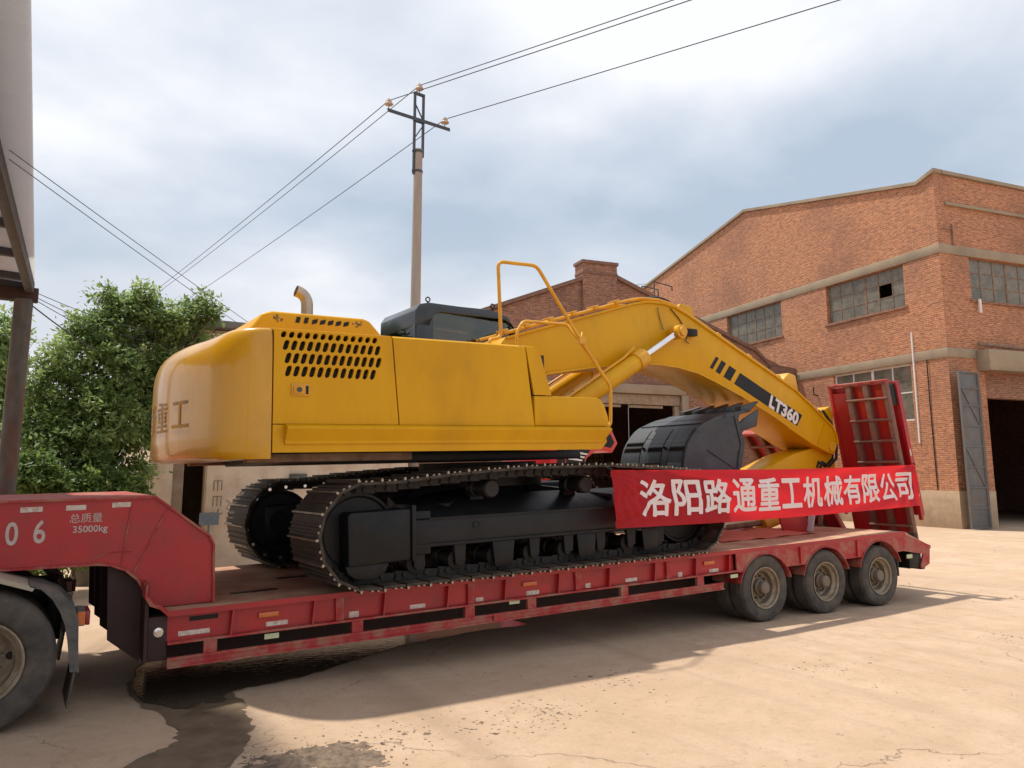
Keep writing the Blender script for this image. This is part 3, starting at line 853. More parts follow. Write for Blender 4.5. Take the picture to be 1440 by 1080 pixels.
g = G(); g.tube([(.06, -6.8, 0), (.06, -6.8, 4.08)], .118, 20, True); g.build('post', POST, CN)

# ================================================================ lowbed trailer
TM = RT.to_4x4()
TR = thing('lowbed_trailer', 'red three axle lowbed trailer with raised gooseneck carrying the yellow excavator', 'trailer', TM)
WT = 3.0
# deck
g = G(); g.box(-7.4, 3.2, .012, WT - .012, .935, .972); g.build('deck', DECK, TR)
g = G(); g.prism([(3.2, .972), (3.80, .735), (3.80, .68), (3.2, .90)], .021, WT - .021); g.build('tail_slope', DECK, TR)
g = G(); g.prism([(3.80, .735), (4.34, .62), (4.34, .56), (3.80, .68)], .55, WT - .1); g.build('ramp_apron', REDW, TR)
# lashing slots in the deck
for (x, y) in ((-6.75, .62), (-6.1, 1.4)):
    g = G(); g.box(x, x + .45, y, y + .09, .972, .978); g.build('deck_slot', BLK, TR)
for side in (0, 1):
    Y = (lambda y: y) if side == 0 else (lambda y: WT - y)
    # long side beam: top edge, recessed web, bottom flange
    g = G(); g.box(-7.4, -.52, Y(.06), Y(.075), .712, .934); wb = g.build('side_beam', RED, TR)
    g = G(); g.box(-7.4, -.44, Y(0), Y(.10), .692, .711); g.build('bottom_flange', REDW, wb)
    g = G(); g.box(-7.4, 3.2, Y(0), Y(.011), .925, .974); g.build('deck_edge', RED, TR)
    for x in (-6.88, -6.14, -5.43, -4.73, -4.04, -3.34, -2.62, -1.92, -1.24, -.65):
        g = G(); g.prism([(x - .008, .712), (x + .008, .712), (x + .03, .93), (x + .014, .93)], Y(.003), Y(.06)); g.build('gusset', RED, wb)
    for x in (-5.87, -4.44, -3.05, -1.67):
        g = G(); g.prism([(x - .04, .712), (x + .04, .712), (x + .04, .93), (x - .04, .93)], Y(.025), Y(.059)); g.build('stake_pocket', REDW, wb)
    # wheel skirt with three arches
    R_ = .515
    xc = [v.x for v in [RT.transposed() @ Vector((x, 0, .443)) for x in (0, 1.25, 2.5)]]
    zc = (RT.transposed() @ Vector((1.25, 0, .443))).z - .02
    top = [(-.52, .925), (3.2, .925), (3.84, .72), (3.84, .68), (3.64, .60), (3.12, .69)]
    low = []
    for x in reversed(xc):
        a0 = math.asin((.69 - zc) / R_)
        low += [(x + R_ * cos(a0 + (pi - 2 * a0) * k / 14), zc + .013 * (x - 1.25) * 0 + R_ * sin(a0 + (pi - 2 * a0) * k / 14) * .96 + .0) for k in range(15)]
    poly = [p for p in top[:5]] + [(3.10, .69)] + low + [(-.52, .69)]
    me = plate('wheel_skirt', poly, [], min(Y(0.002), Y(.02)), max(Y(0.002), Y(.02)))
    sk = link('wheel_skirt', me, REDW if side == 0 else RED, TR)
    for x in xc:
        g = G()
        pr = [(x + (R_ - .004) * cos(a), zc + (R_ - .004) * sin(a) * .96) for a in [.30 + (pi - .6) * k / 16 for k in range(17)]]
        for (p, q) in zip(pr[:-1], pr[1:]):
            g.prism([p, q, (q[0] + (q[0] - x) * .02, q[1] + .008), (p[0] + (p[0] - x) * .02, p[1] + .008)], Y(-.012), Y(.50))
        g.build('mudguard', REDW, sk, weld=True)
    for x in (.73, 1.98):
        g = G(); g.prism([(x - .03, .70), (x + .03, .70), (x + .04, .92), (x - .02, .92)], Y(-.03), Y(.001)); g.build('skirt_stay', RED, sk)
    # under-run rail and its posts
    g = G(); g.box(-7.4, -.78, Y(0), Y(.025), .50, .585)
    g.box(-7.4, -.78, Y(-.02), Y(-.0005), .50, .515); g.box(-7.4, -.78, Y(-.012), Y(-.0005), .565, .585)
    rl = g.build('under_run_rail', REDW, TR)
    g = G(); g.box(-4.2, -4.08, Y(-.024), Y(-.0205), .498, .588); g.build('rail_joint', REDW, rl)
    for x in (-7.05, -5.7, -4.47, -3.70, -2.4, -1.17):
        g = G(); g.box(x - .055, x + .055, Y(.005), Y(.05), .585, .692); g.build('rail_post', REDW, rl)
# reflective strips, marker lamps, lashing tags along the near beam
for x0, x1, z0, z1 in ((-7.31, -7.05, .745, .785), (-6.56, -6.36, .735, .775), (-5.77, -5.67, .72, .775), (-5.13, -4.96, .73, .77), (-4.37, -4.28, .72, .76), (-3.74, -3.57, .72, .765),
                       (-2.93, -2.86, .72, .77), (-2.34, -2.16, .73, .77), (-1.5, -1.43, .71, .77), (-.96, -.80, .72, .76)):
    g = G(); g.box(x0, x1, .055, .061, z0, z1); g.build('reflective_strip', TAPE, TR, smooth=0)
for x0 in (-6.63, -3.79, -1.06):
    g = G(); g.box(x0, x0 + .18, .035, .061, .82, .865); g.build('marker_lamp', AMBER, TR, .006)
for x, z in ((-6.58, .63), (-.62, .62), (-3.98, .655)):
    g = G(); g.box(x, x + .13, .02, .03, z, z + .045); g.build('lashing_tag', LIME, TR, smooth=0)
g = G(); g.box(-7.22, -6.98, .0545, .0605, .862, .90); g.build('scorch_mark', BLK, TR, smooth=0)
# chassis below the deck
for y in (.85, 1.95):
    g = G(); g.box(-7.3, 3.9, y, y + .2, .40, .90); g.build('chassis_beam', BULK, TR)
for x in [-7.2 + .9 * k for k in range(13)]:
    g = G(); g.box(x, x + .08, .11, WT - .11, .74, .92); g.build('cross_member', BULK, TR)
# gooseneck
goose = [(-11.6, 1.95), (-7.51, 1.93), (-7.38, 1.83), (-7.05, 1.57), (-7.01, 1.49), (-7.0, .98), (-7.42, .98), (-7.52, 1.06), (-7.57, 1.15), (-7.62, 1.24), (-7.72, 1.33), (-7.84, 1.385), (-7.95, 1.40), (-11.6, 1.46)]
for y0, y1, nm in ((.25, .275, 'gooseneck_web'), (WT - .275, WT - .25, 'gooseneck_web')):
    me = plate(nm, goose, [], y0, y1)
    link(nm, me, RED, TR)
gt = goose[0:6]
g = G()
for p, q in zip(gt[:-1], gt[1:]):
    dx, dz = q[0] - p[0], q[1] - p[1]; l_ = sqrt(dx * dx + dz * dz); nx, nz = -dz / l_ * .02, dx / l_ * .02
    g.prism([p, q, (q[0] + nx, q[1] + nz), (p[0] + nx, p[1] + nz)], .225, WT - .225)
g.build('gooseneck_top_plate', REDW, TR, weld=False)
gb = goose[6:][::-1]
g = G()
for p, q in zip(gb[:-1], gb[1:]):
    dx, dz = q[0] - p[0], q[1] - p[1]; l_ = sqrt(dx * dx + dz * dz); nx, nz = dz / l_ * .02, -dx / l_ * .02
    g.prism([p, q, (q[0] + nx, q[1] + nz), (p[0] + nx, p[1] + nz)], .215, .60)
    g.prism([p, q, (q[0] + nx, q[1] + nz), (p[0] + nx, p[1] + nz)], WT - .6, WT - .215)
g.build('gooseneck_flange', REDW, TR)
for p, q in (((-7.69, 1.925), (-7.76, 1.345)), ((-7.40, 1.84), (-7.66, 1.29))):
    g = G(); g.bar((p[0], .246, p[1]), (q[0], .246, q[1]), .010, .012, (0, 1, 0)); g.build('weld_seam', REDW, TR)
g = G(); g.tube([(-7.98, .247, 1.435), (-7.86, .247, 1.48), (-7.74, .247, 1.485), (-7.68, .247, 1.475)], .005, 5); g.build('weld_seam', REDW, TR)
# front bulkhead of the low deck, with its curled lip
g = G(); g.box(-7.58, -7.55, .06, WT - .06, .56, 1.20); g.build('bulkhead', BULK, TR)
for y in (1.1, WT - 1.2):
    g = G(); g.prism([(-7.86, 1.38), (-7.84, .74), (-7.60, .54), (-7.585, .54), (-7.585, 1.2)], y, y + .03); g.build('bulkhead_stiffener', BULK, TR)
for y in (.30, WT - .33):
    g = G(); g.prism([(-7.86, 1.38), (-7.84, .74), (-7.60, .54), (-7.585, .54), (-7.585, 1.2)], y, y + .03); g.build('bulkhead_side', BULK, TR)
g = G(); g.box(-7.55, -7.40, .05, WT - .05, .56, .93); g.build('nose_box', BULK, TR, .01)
for y0, y1 in ((-.005, .25), (WT - .25, WT + .005)):
    lp = [(-7.585, 1.20), (-7.59, 1.10), (-7.55, 1.03), (-7.47, .995), (-7.40, .925)]
    g = G()
    for p, q in zip(lp[:-1], lp[1:]):
        g.prism([p, q, (q[0] + .022, q[1] + .02), (p[0] + .022, p[1] + .02)], y0, y1)
    g.build('corner_lip', REDW, TR, weld=False)
g = G(); g.lathe([(.0, -.06), (.028, -.06), (.028, 0), (.04, 0), (.04, .03)], (-7.47, .04, .80), 'y', 12); g.build('lashing_pin', CHROME, TR)
# stencilled writing on the gooseneck and pale strips
for s_, cx_, cz_, h_ in (('0', -8.58, 1.685, .17), ('6', -8.385, 1.69, .17), ('3', -8.78, 1.685, .17), ('5', -8.98, 1.685, .17)):
    me = text_mesh(s_, .26, .004); link('stencil_figure', xz(me, (cx_, cz_), .2475, .74), STENCIL, TR)
link('stencil_text', xz(text_mesh('总质量', .085, .0), (-8.045, 1.785), .2475), STENCIL, TR)
link('stencil_text', xz(text_mesh('35000kg', .078, .001), (-8.01, 1.683), .2475, 1.0, 1), STENCIL, TR)
for x0, x1, z0 in ((-8.53, -8.37, 1.853), (-8.2, -8.05, 1.853), (-7.85, -7.70, 1.862)):
    g = G(); g.box(x0, x1, .246, .2495, z0, z0 + .042); g.build('reflective_strip', TAPE, TR, smooth=0)
# axles and wheels
def tyre_mesh(R, W, ri):
    prof = [(ri, .02), (ri + .02, .0), (ri + .05, -.012), (R * .86, -.02), (R * .945, -.006), (R * .975, .012), (R, .04)]
    n = 5
    for k in range(n):
        y = .05 + (W - .10) * k / (n - 1)
        prof += [(R, y - .012), (R - .010, y - .008), (R - .010, y + .008), (R, y + .012)]
    prof += [(R, W - .04), (R * .975, W - .012), (R * .945, W + .006), (R * .86, W + .02), (ri + .05, W + .012), (ri + .02, W), (ri, W - .02), (ri, .02)]
    g = G(); g.lathe(prof, (0, 0, 0), 'y', 48)
    return g.mesh('tyre', smooth=30)


def rim_mesh(ri, W, deep):
    prof = [(ri + .012, .0), (ri + .012, -.008), (ri, -.010), (ri - .012, 0), (ri - .018, .03), (ri - .05, .06), (ri - .055, deep), (ri - .09, deep + .018), (ri * .50, deep + .006), (ri * .36, deep - .02), (0.001, deep - .02)]
    back = [(ri + .01, W), (ri - .02, W - .02), (ri - .05, W - .05), (ri - .055, deep + .02)]
    g = G(); g.lathe(prof, (0, 0, 0), 'y', 40); g.lathe(back, (0, 0, 0), 'y', 40)
    return g.mesh('wheel', smooth=30)


def hub_mesh(ri, deep):
    g = G()
    g.lathe([(ri * .40, deep - .02), (ri * .40, deep - .055), (ri * .33, deep - .075), (ri * .31, deep - .14), (ri * .24, deep - .155), (.001, deep - .157)], (0, 0, 0), 'y', 20)
    for k in range(10):
        a = 2 * pi * k / 10
        g.lathe([(.014, deep + .01), (.014, deep - .045), (.001, deep - .045)], (ri * .56 * cos(a), 0, ri * .56 * sin(a)), 'y', 6)
    return g.mesh('hub')


def hole_mesh(ri, deep):
    g = G(); g.lathe([(ri * .105, 0), (ri * .09, -.004), (.001, -.004)], (0, 0, 0), 'y', 12)
    return g.mesh('hand_hole')


WR, WW, WI = .443, .235, .262
tyme, rime, hubme, holme = tyre_mesh(WR, WW, WI), rim_mesh(WI, WW, .135), hub_mesh(WI, .135), hole_mesh(WI, .135)


def put_wheel(root, M, tm, rm, hm, km, ri, deep, outer=True):
    wo = link('wheel', rm, RIM, root, M=M)
    link('tyre', tm, RUB, wo)
    if outer:
        link('hub', hm, HUB, wo)
        for k in range(5):
            a = 2 * pi * k / 5 + .5
            link('hand_hole', km, DARKIN, wo, M=Matrix.Translation((ri * .72 * cos(a), deep + .012, ri * .72 * sin(a))))
    return wo


for i, x in enumerate((0, 1.25, 2.5)):
    for y0, flip, outer in ((.022, False, True), (.30, False, False), (WT - .022, True, True), (WT - .30, True, False)):
        p = RT.transposed() @ Vector((x, y0, WR - .006))
        M = Matrix.Translation(p) @ (Matrix.Rotation(pi, 4, 'Z') if flip else Matrix.Identity(4)) @ Matrix.Rotation(i * 1.3 + y0, 4, 'Y')
        put_wheel(TR, M, tyme, rime, hubme, holme, WI, .135, outer)
    p = RT.transposed() @ Vector((x, 0, WR))
    g = G(); g.tube([(p.x, .25, p.z), (p.x, WT - .25, p.z)], .075, 14); g.build('axle', BLK, TR)
# tail: lamp bar and mudflap
g = G(); g.box(3.62, 3.72, .05, WT - .05, .36, .47); tb = g.build('tail_bar', BLK, TR, .01)
g = G(); g.box(3.3, 3.62, .04, .30, .40, .64); g.build('tail_bracket', BLK, TR, .01)
g = G(); g.prism([(3.66, .62), (3.84, .68), (3.80, .44), (3.62, .38), (3.56, .40)], .02, .045); g.build('tail_cheek', REDW, TR)
g = G(); g.box(3.22, 3.36, .018, .035, .56, .62); g.build('plate_lamp', LIME, TR, .004)
g = G(); g.box(2.98, 3.0, .03, .55, .32, .72); g.build('mudflap', RUB, TR)
g = G(); g.box(2.98, 3.0, WT - .55, WT - .03, .32, .72); g.build('mudflap', RUB, TR)


def ramp(y0, y1, base, top, leaf2=True, flip=False):
    """folding loading ramp; base/top are (x,z) of the inner face"""
    b_ = Vector((base[0], 0, base[1])); t_ = Vector((top[0], 0, top[1]))
    ln = (t_ - b_).length; wd = y1 - y0
    zd = (t_ - b_).normalized()
    yd = Vector((0, 1, 0)); xd = yd.cross(zd).normalized()         # xd points to the rear of the trailer
    M = Matrix(((xd.x, yd.x, zd.x, b_.x), (xd.y, yd.y, zd.y, y0), (xd.z, yd.z, zd.z, b_.z), (0, 0, 0, 1)))
    g = G(); g.box(.10, .125, .02, wd - .02, 0.02, ln - .02)
    r = link('ramp', g.mesh('ramp'), RED, TR, M=M)
    fr = [0.0, .30, .60, .92]
    for f, w_ in zip(fr, (.05, .10, .10, .08)):
        yy = wd * (1 - f) - w_ if f < .9 else 0.0
        if flip: yy = wd - yy - w_
        g = G(); g.box(.0, .099, yy, yy + w_, 0, ln); g.build('ramp_beam', RAMPB if 0 < f else RED, r, .004)
    g = G(); g.box(-.01, .12, 0, wd, ln, ln + .05); g.build('ramp_top', REDW, r, .004)
    pa_, pb_ = (wd * .70, wd - .055) if not flip else (.055, wd * .30)
    g = G(); g.box(.02, .0985, pa_, pb_, .05, ln * .96); g.build('ramp_panel', RED, r)
    k = 0
    zz_ = .35
    while zz_ < ln - .15:
        g = G(); g.tube([(-.012, .01 + (wd * .3 if flip else 0), zz_), (-.012, wd * (1 if flip else .70), zz_)], .022, 8); g.build('rung', RAMPB, r)
        zz_ += .365
    for f in (.12, .42):
        g = G(); g.box(.085, .0995, wd * f, wd * f + .13, ln - .62, ln - .12); g.build('ramp_slot_plate', TRED, r)
    if leaf2:
        g = G(); g.box(.36, .40, 0.0, wd, .45, ln - .02); l2 = g.build('outer_leaf', RED, r, .004)
        g = G(); g.box(.30, .359, 0, .06, .38, ln - .03); g.box(.30, .359, wd - .06, wd, .38, ln - .03); g.build('leaf_side', RED, l2, .004)
        g = G(); g.box(.126, .299, .03, .07, ln - .42, ln - .05); g.build('hinge_arm', BLK, l2, .01)
        for z in (.9, 1.6):
            g = G(); g.box(.31, .35, -.006, -.001, z - .12, z); g.build('reflective_strip', TAPE, l2)
    return r


ramp(.55, 1.68, (4.34, .62), (3.86, 3.38))
ramp(1.84, 2.9, (4.34, .62), (2.90, 2.57), leaf2=True, flip=True)
# prop under the near ramp, pale blue plank and red plate on the deck
g = G(); g.bar((3.45, 1.75, .975), (3.62, 1.75, 1.45), .05, .05); g.build('ramp_prop', RUST, TR)
pk = G().bar((2.15, .95, .99), (2.42, .95, 1.75), .02, .12, (0, 1, 0)).build('pale_blue_plank', paint('pale_blue', (.45, .52, .62), (.55, .6, .66), .6, scale=10, bump=.002), None, .003)
pk.matrix_world = TM; tag(pk, 'pale blue plank standing on the trailer deck behind the banner', 'plank')
rp = G().prism([(1.62, .975), (2.2, .975), (2.1, 1.6), (1.4, 1.6)], .99, 1.02).build('red_plate', RED, None, .003)
rp.matrix_world = TM; tag(rp, 'dark red steel plate leaning on the trailer deck below the banner', 'plate')

# ================================================================ road tractor (only its tail is in view)
TK = thing('road_tractor', 'rear of the road tractor under the gooseneck with dusty dual wheels', 'truck', Matrix.Translation((-8.77, -.22, 0)))
KR, KW, KI = .525, .28, .30
ty2, ri2, hu2, ho2 = tyre_mesh(KR, KW, KI), rim_mesh(KI, KW, .15), hub_mesh(KI, .15), hole_mesh(KI, .15)
for x in (0, -1.35):
    for y0, flip, outer in ((0, False, True), (.33, False, False), (2.50, True, True), (2.17, True, False)):
        M = Matrix.Translation((x, y0, KR - .006)) @ (Matrix.Rotation(pi, 4, 'Z') if flip else Matrix.Identity(4)) @ Matrix.Rotation(.4 + x, 4, 'Y')
        put_wheel(TK, M, ty2, ri2, hu2, ho2, KI, .15, outer)
    g = G(); g.tube([(x, .3, KR), (x, 2.2, KR)], .10, 14); g.build('axle', BLK, TK)
for y in (.85, 1.55):
    g = G(); g.box(-6, .55, y, y + .09, .68, .98); g.build('frame_rail', BLK, TK, .01)
g = G(); g.box(-1.3, -.2, .75, 1.75, .99, 1.22); g.build('fifth_wheel', BLK, TK, .03)
for y0, y1 in ((.0, .60), (1.9, 2.50)):
    mg = [(.30, 1.085), (.40, 1.06), (.52, 1.00), (.62, .90), (.655, .78), (.665, .60), (.685, .39)]
    mi = [(.30, 1.065), (.38, 1.04), (.46, .96), (.52, .86), (.56, .76), (.59, .62), (.62, .40)]
    g = G()
    for k in range(len(mg) - 1):
        g.prism([mg[k], mg[k + 1], mi[k + 1], mi[k]], y0, y0 + .05)
    for k in range(len(mg) - 1):
        a, b_ = mg[k], mg[k + 1]
        g.prism([a, b_, (b_[0] - .012, b_[1] - .010), (a[0] - .012, a[1] - .010)], y0 + .05, y1)
    g.build('mudguard', GREY, TK, weld=True, smooth=50)
    g = G(); g.prism([(-.45, 1.20), (.05, 1.16), (.34, 1.06), (.32, 1.03), (.03, 1.13), (-.45, 1.17)], y0 - .0, y1); g.build('mudguard_plate', ALU, TK)
    g = G(); g.prism([(.645, .40), (.66, .40), (.63, .13), (.61, .13)], y0, y1); g.build('mudflap', RUB, TK)
for y in (.03, 2.2):
    g = G(); g.box(.64, .70, y, y + .30, .735, .855); tl_ = g.build('tail_light', GREY, TK, .008)
    g = G(); g.box(.645, .70, y - .006, y - .001, .745, .845); g.build('amber_lens', AMBER, tl_)
    g = G(); g.box(.7005, .735, y, y + .30, .74, .85); g.build('red_lens', REDLENS, tl_, .006)
g = G(); g.box(.45, .56, .62, 1.9, .55, .95); g.build('tail_cross_member', BLK, TK, .01)
# ================================================================ excavator
EX = thing('crawler_excavator', 'large yellow crawler excavator with black tracks loaded on the red trailer', 'excavator', Matrix.Translation(EO) @ RE.to_4x4())
HW = 1.62

# ---- crawler tracks
def track_path():
    pts = []
    R1 = .54
    cf, cr = (-2.21, .54), (2.21, .54)
    for k in range(40): pts.append((-2.21 + 4.42 * k / 40, 0.0))
    for k in range(24):
        a = -pi / 2 + pi * .92 * k / 24
        pts.append((cr[0] + R1 * cos(a), cr[1] + R1 * sin(a)))
    tops = [(2.34, 1.065), (1.72, 1.125), (.81, 1.18), (0.0, 1.185), (-.41, 1.185), (-1.3, 1.135), (-2.0, 1.07)]
    for p, q in zip(tops[:-1], tops[1:]):
        for k in range(8): pts.append((p[0] + (q[0] - p[0]) * k / 8, p[1] + (q[1] - p[1]) * k / 8))
    for k in range(26):
        a = pi * .56 + (pi * 1.5 - pi * .56) * k / 26
        pts.append((cf[0] + R1 * cos(a), cf[1] + R1 * sin(a)))
    return pts


TP = track_path()
seg = [math.dist(TP[i], TP[(i + 1) % len(TP)]) for i in range(len(TP))]
PER = sum(seg)
NS = 50


def at_len(s):
    s %= PER
    for i, l_ in enumerate(seg):
        if s <= l_:
            p, q = TP[i], TP[(i + 1) % len(TP)]
            t = s / l_
            return Vector((p[0] + (q[0] - p[0]) * t, p[1] + (q[1] - p[1]) * t))
        s -= l_
    return Vector(TP[0])


pit = PER / NS
SWD = .86
g = G()   # shoe: x along travel, y across, z outward is -z side; origin on outer surface
h = pit / 2 - .006
g.prism([(-h, .055), (-h, .028), (h, .028), (h, .045), (h - .03, .055)], 0, SWD)
for xx, zt in ((-h + .018, 0.0), (.01, .012), (h - .045, .012)):
    g.prism([(xx - .016, .030), (xx - .009, zt), (xx + .009, zt), (xx + .016, .030)], .004, SWD - .004)
shoe_me = g.mesh('track_shoe', smooth=0)
shoe_me.materials.append(SHOE); shoe_me.materials.append(WORN_LIT)
for p_ in shoe_me.polygons:
    if p_.center.z < .004 or (p_.center.z < .03 and abs(p_.normal.y) > .9): p_.material_index = 1  # paler grouser tips: worn steel, with their lit edges put into the colour
g = G()
for yy in (.26, .56):
    g.prism([(-pit * .62, .056), (pit * .52, .056), (pit * .56, .13), (-pit * .5, .15)], yy, yy + .05)
g.tube([(-.02, .24, .11), (-.02, .63, .11)], .030, 8)
link_me = g.mesh('chain_link')
g = G(); g.lathe([(.020, 0), (.020, -.012), (.001, -.012)], (0, 0, 0), 'y', 10)
pin_me = g.mesh('link_pin')
for side in (-1, 1):
    y0 = -1.70 if side < 0 else 1.70 - SWD
    chg = G(); chg.tube([(0, y0 + .3, .6), (0, y0 + .5, .6)], .05)
    # the track: root part is the endless chain, shoes are pieces of it
    allv = G()
    mats_ = []
    for k in range(NS):
        p = at_len(k * pit); q1 = at_len(k * pit - pit * .5); q2 = at_len(k * pit + pit * .5)
        d = (q2 - q1).normalized(); nrm = Vector((-d.y, d.x))     # inward normal
        M = Matrix(((d.x, 0, nrm.x, p.x), (0, 1, 0, y0), (d.y, 0, nrm.y, p.y), (0, 0, 0, 1)))
        mats_.append(M)
        for poly in link_me.polygons: pass
        allv.add([M @ v.co for v in link_me.vertices], [tuple(pl.vertices) for pl in link_me.polygons])
    tk = allv.build('crawler_track', CHAIN, EX, smooth=30)
    for M in mats_: link('track_shoe', shoe_me, SHOE, tk, M=M)
    for M in mats_[::1]:
        if side > 0:
            link('link_pin', pin_me, CHROME, tk, M=M @ Matrix.Translation((-.02, .245, .105)))
    s = side
    Y = lambda a: s * a
    # idler and sprocket
    for x, nm in ((-2.21, 'idler'), (2.21, 'sprocket')):
        g = G(); c_ = (x, Y(1.27), .54)
        g.lathe([(.001, -.13), (.12, -.13), (.13, -.10), (.35, -.09), (.37, -.11), (.395, -.11), (.395, .11), (.37, .11), (.35, .09), (.13, .10), (.12, .13), (.001, .13)], c_, 'y', 32)
        g.build(nm, BLK, EX)
    # side frame: box with sloped shoulder
    pr = [(-1.0, .36), (-1.53, .36), (-1.55, .38), (-1.55, .655), (-1.0, .86)]
    g = G()
    vs = [(-1.72, Y(-a), z) for a, z in pr] + [(2.15, Y(-a), z) for a, z in pr]
    n = len(pr)
    g.add(vs, [tuple(range(n)), tuple(range(n, 2 * n))] + [(i, (i + 1) % n, (i + 1) % n + n, i + n) for i in range(n)])
    fr_ = g.build('track_frame', BLK, EX, .01)
    g = G(); g.box(-1.72, 2.15, Y(1.551), Y(1.575), .375, .40); g.box(-1.72, 2.15, Y(1.551), Y(1.565), .64, .66); g.build('frame_lip', BLK, fr_)
    g = G(); g.lathe([(.04, 0), (.03, .01), (.001, .01)], (-.95, Y(1.552) - .005, .56), 'y', 12); g.build('frame_hole', DARKIN, fr_)
    # front guard
    g = G(); g.prism([(-2.40, .245), (-2.41, .72), (-2.38, .755), (-1.74, .765), (-1.74, .262)], Y(1.16), Y(1.60)); gd = g.build('idler_guard', BLK, EX, .02)
    g = G(); g.prism([(-2.42, .25), (-2.40, .18), (-2.33, .13), (-2.22, .105), (-2.10, .12), (-2.01, .17), (-1.97, .255)], Y(1.20), Y(1.58)); g.build('guard_toe', BLK, gd, .008)
    g = G(); g.box(-1.735, -1.69, Y(1.15), Y(1.615), .25, .80); g.build('guard_flange', BLK, gd, .006)
    g = G(); g.box(-1.688, -1.50, Y(1.2), Y(1.565), .30, .735); g.build('adjuster_box', BLK, fr_, .015)
    # rollers
    for k in range(8):
        x = -1.62 + k * .475
        g = G(); g.lathe([(.001, -.24), (.05, -.24), (.055, -.20), (.105, -.19), (.105, -.10), (.085, -.09), (.085, .09), (.105, .10), (.105, .19), (.055, .20), (.05, .24), (.001, .24)], (x, Y(1.27), .205), 'y', 20)
        g.build('bottom_roller', CHAIN, EX)
        g = G(); g.prism([(x - .07, .37), (x + .07, .37), (x + .055, .19), (x - .055, .19)], Y(1.49), Y(1.535)); g.build('roller_bracket', BLK, EX)
    for x in (-.62, .52, 1.52):
        g = G(); g.prism([(x - .14, .37), (x + .14, .37), (x + .11, .10), (x - .11, .10)], Y(1.542), Y(1.562)); g.build('track_guard', BLK, fr_, .004)
    for x in (-.71, .60):
        g = G(); g.lathe([(.001, -.22), (.085, -.22), (.10, -.20), (.10, -.08), (.08, -.07), (.08, .07), (.10, .08), (.10, .20), (.085, .22), (.001, .22)], (x, Y(1.27), .925), 'y', 20)
        g.build('carrier_roller', CHAIN, EX)
        g = G(); g.prism([(x - .09, .70), (x + .12, .70), (x + .06, .95), (x - .06, .95)], Y(1.05), Y(1.15)); g.build('carrier_bracket', BLK, EX)
# ---- undercarriage centre and slew ring
g = G()
g.prism([(-1.5, .45), (1.5, .45), (1.2, .95), (-1.2, .95)], -.55, .55)
for sx in (-1, 1):
    for sy in (-1, 1):
        g.bar((sx * .5, sy * .4, .75), (sx * 1.3, sy * 1.1, .6), .5, .38)
g.build('centre_frame', BLK, EX, .02)
g = G(); g.lathe([(.001, .93), (.82, .93), (.82, 1.10), (.76, 1.10), (.76, 1.22), (.001, 1.22)], (0, 0, 0), 'z', 48); g.build('slew_ring', BLK, EX)
g = G(); g.box(-2.9, .80, -1.15, 1.15, 1.235, 1.338); g.build('revolving_frame', BLK, EX, .01)
for y_ in (-1.35, 1.2):
    g = G(); g.box(-3.3, -1.6, y_, y_ + .15, 1.255, 1.336); g.build('frame_stringer', RUST, EX, .01)

# ---- upper body
# inner dark carcass behind the panel gaps and grille
g = G(); g.box(-3.14, -.02, -HW + .05, HW - .05, 1.34, 2.42); g.build('engine_bay', DARKIN, EX)


RT_ = 3.875
RZ = [(1.285, .10), (1.31, .03), (1.36, .004), (1.50, 0), (1.95, 0), (2.12, .004), (2.20, .014), (2.27, .032), (2.33, .058), (2.38, .092), (2.42, .132), (2.45, .178), (2.472, .232), (2.487, .30), (2.496, .38), (2.502, .52)]
XS = -3.162
CWR = .46
def cw_outline():
    """plan of the counterweight: flat flank, rounded corner, tail arc about the slewing axis"""
    hw = HW
    pts = [(XS, -hw), (XS - .03, -hw)]
    # corner circle tangent to flank (y=-hw) and inside the tail arc
    yc = -hw + CWR
    xc = -sqrt((RT_ - CWR) ** 2 - yc ** 2)
    a1 = atan2(yc, xc)
    ang0, ang1 = -pi / 2, a1 if a1 < 0 else a1 - 2 * pi
    for k in range(11):
        a = ang0 + (ang1 - ang0) * k / 10
        pts.append((xc + CWR * cos(a), yc + CWR * sin(a)))
    t0 = pi + a1 if a1 < 0 else a1 - pi
    half = abs(atan2(yc, -xc))
    for k in range(1, 25):
        a = -half + half * k / 24
        pts.append((-RT_ * cos(a), RT_ * sin(a)))
    far = [(x, -y) for x, y in pts[:-1]][::-1]
    return pts + far


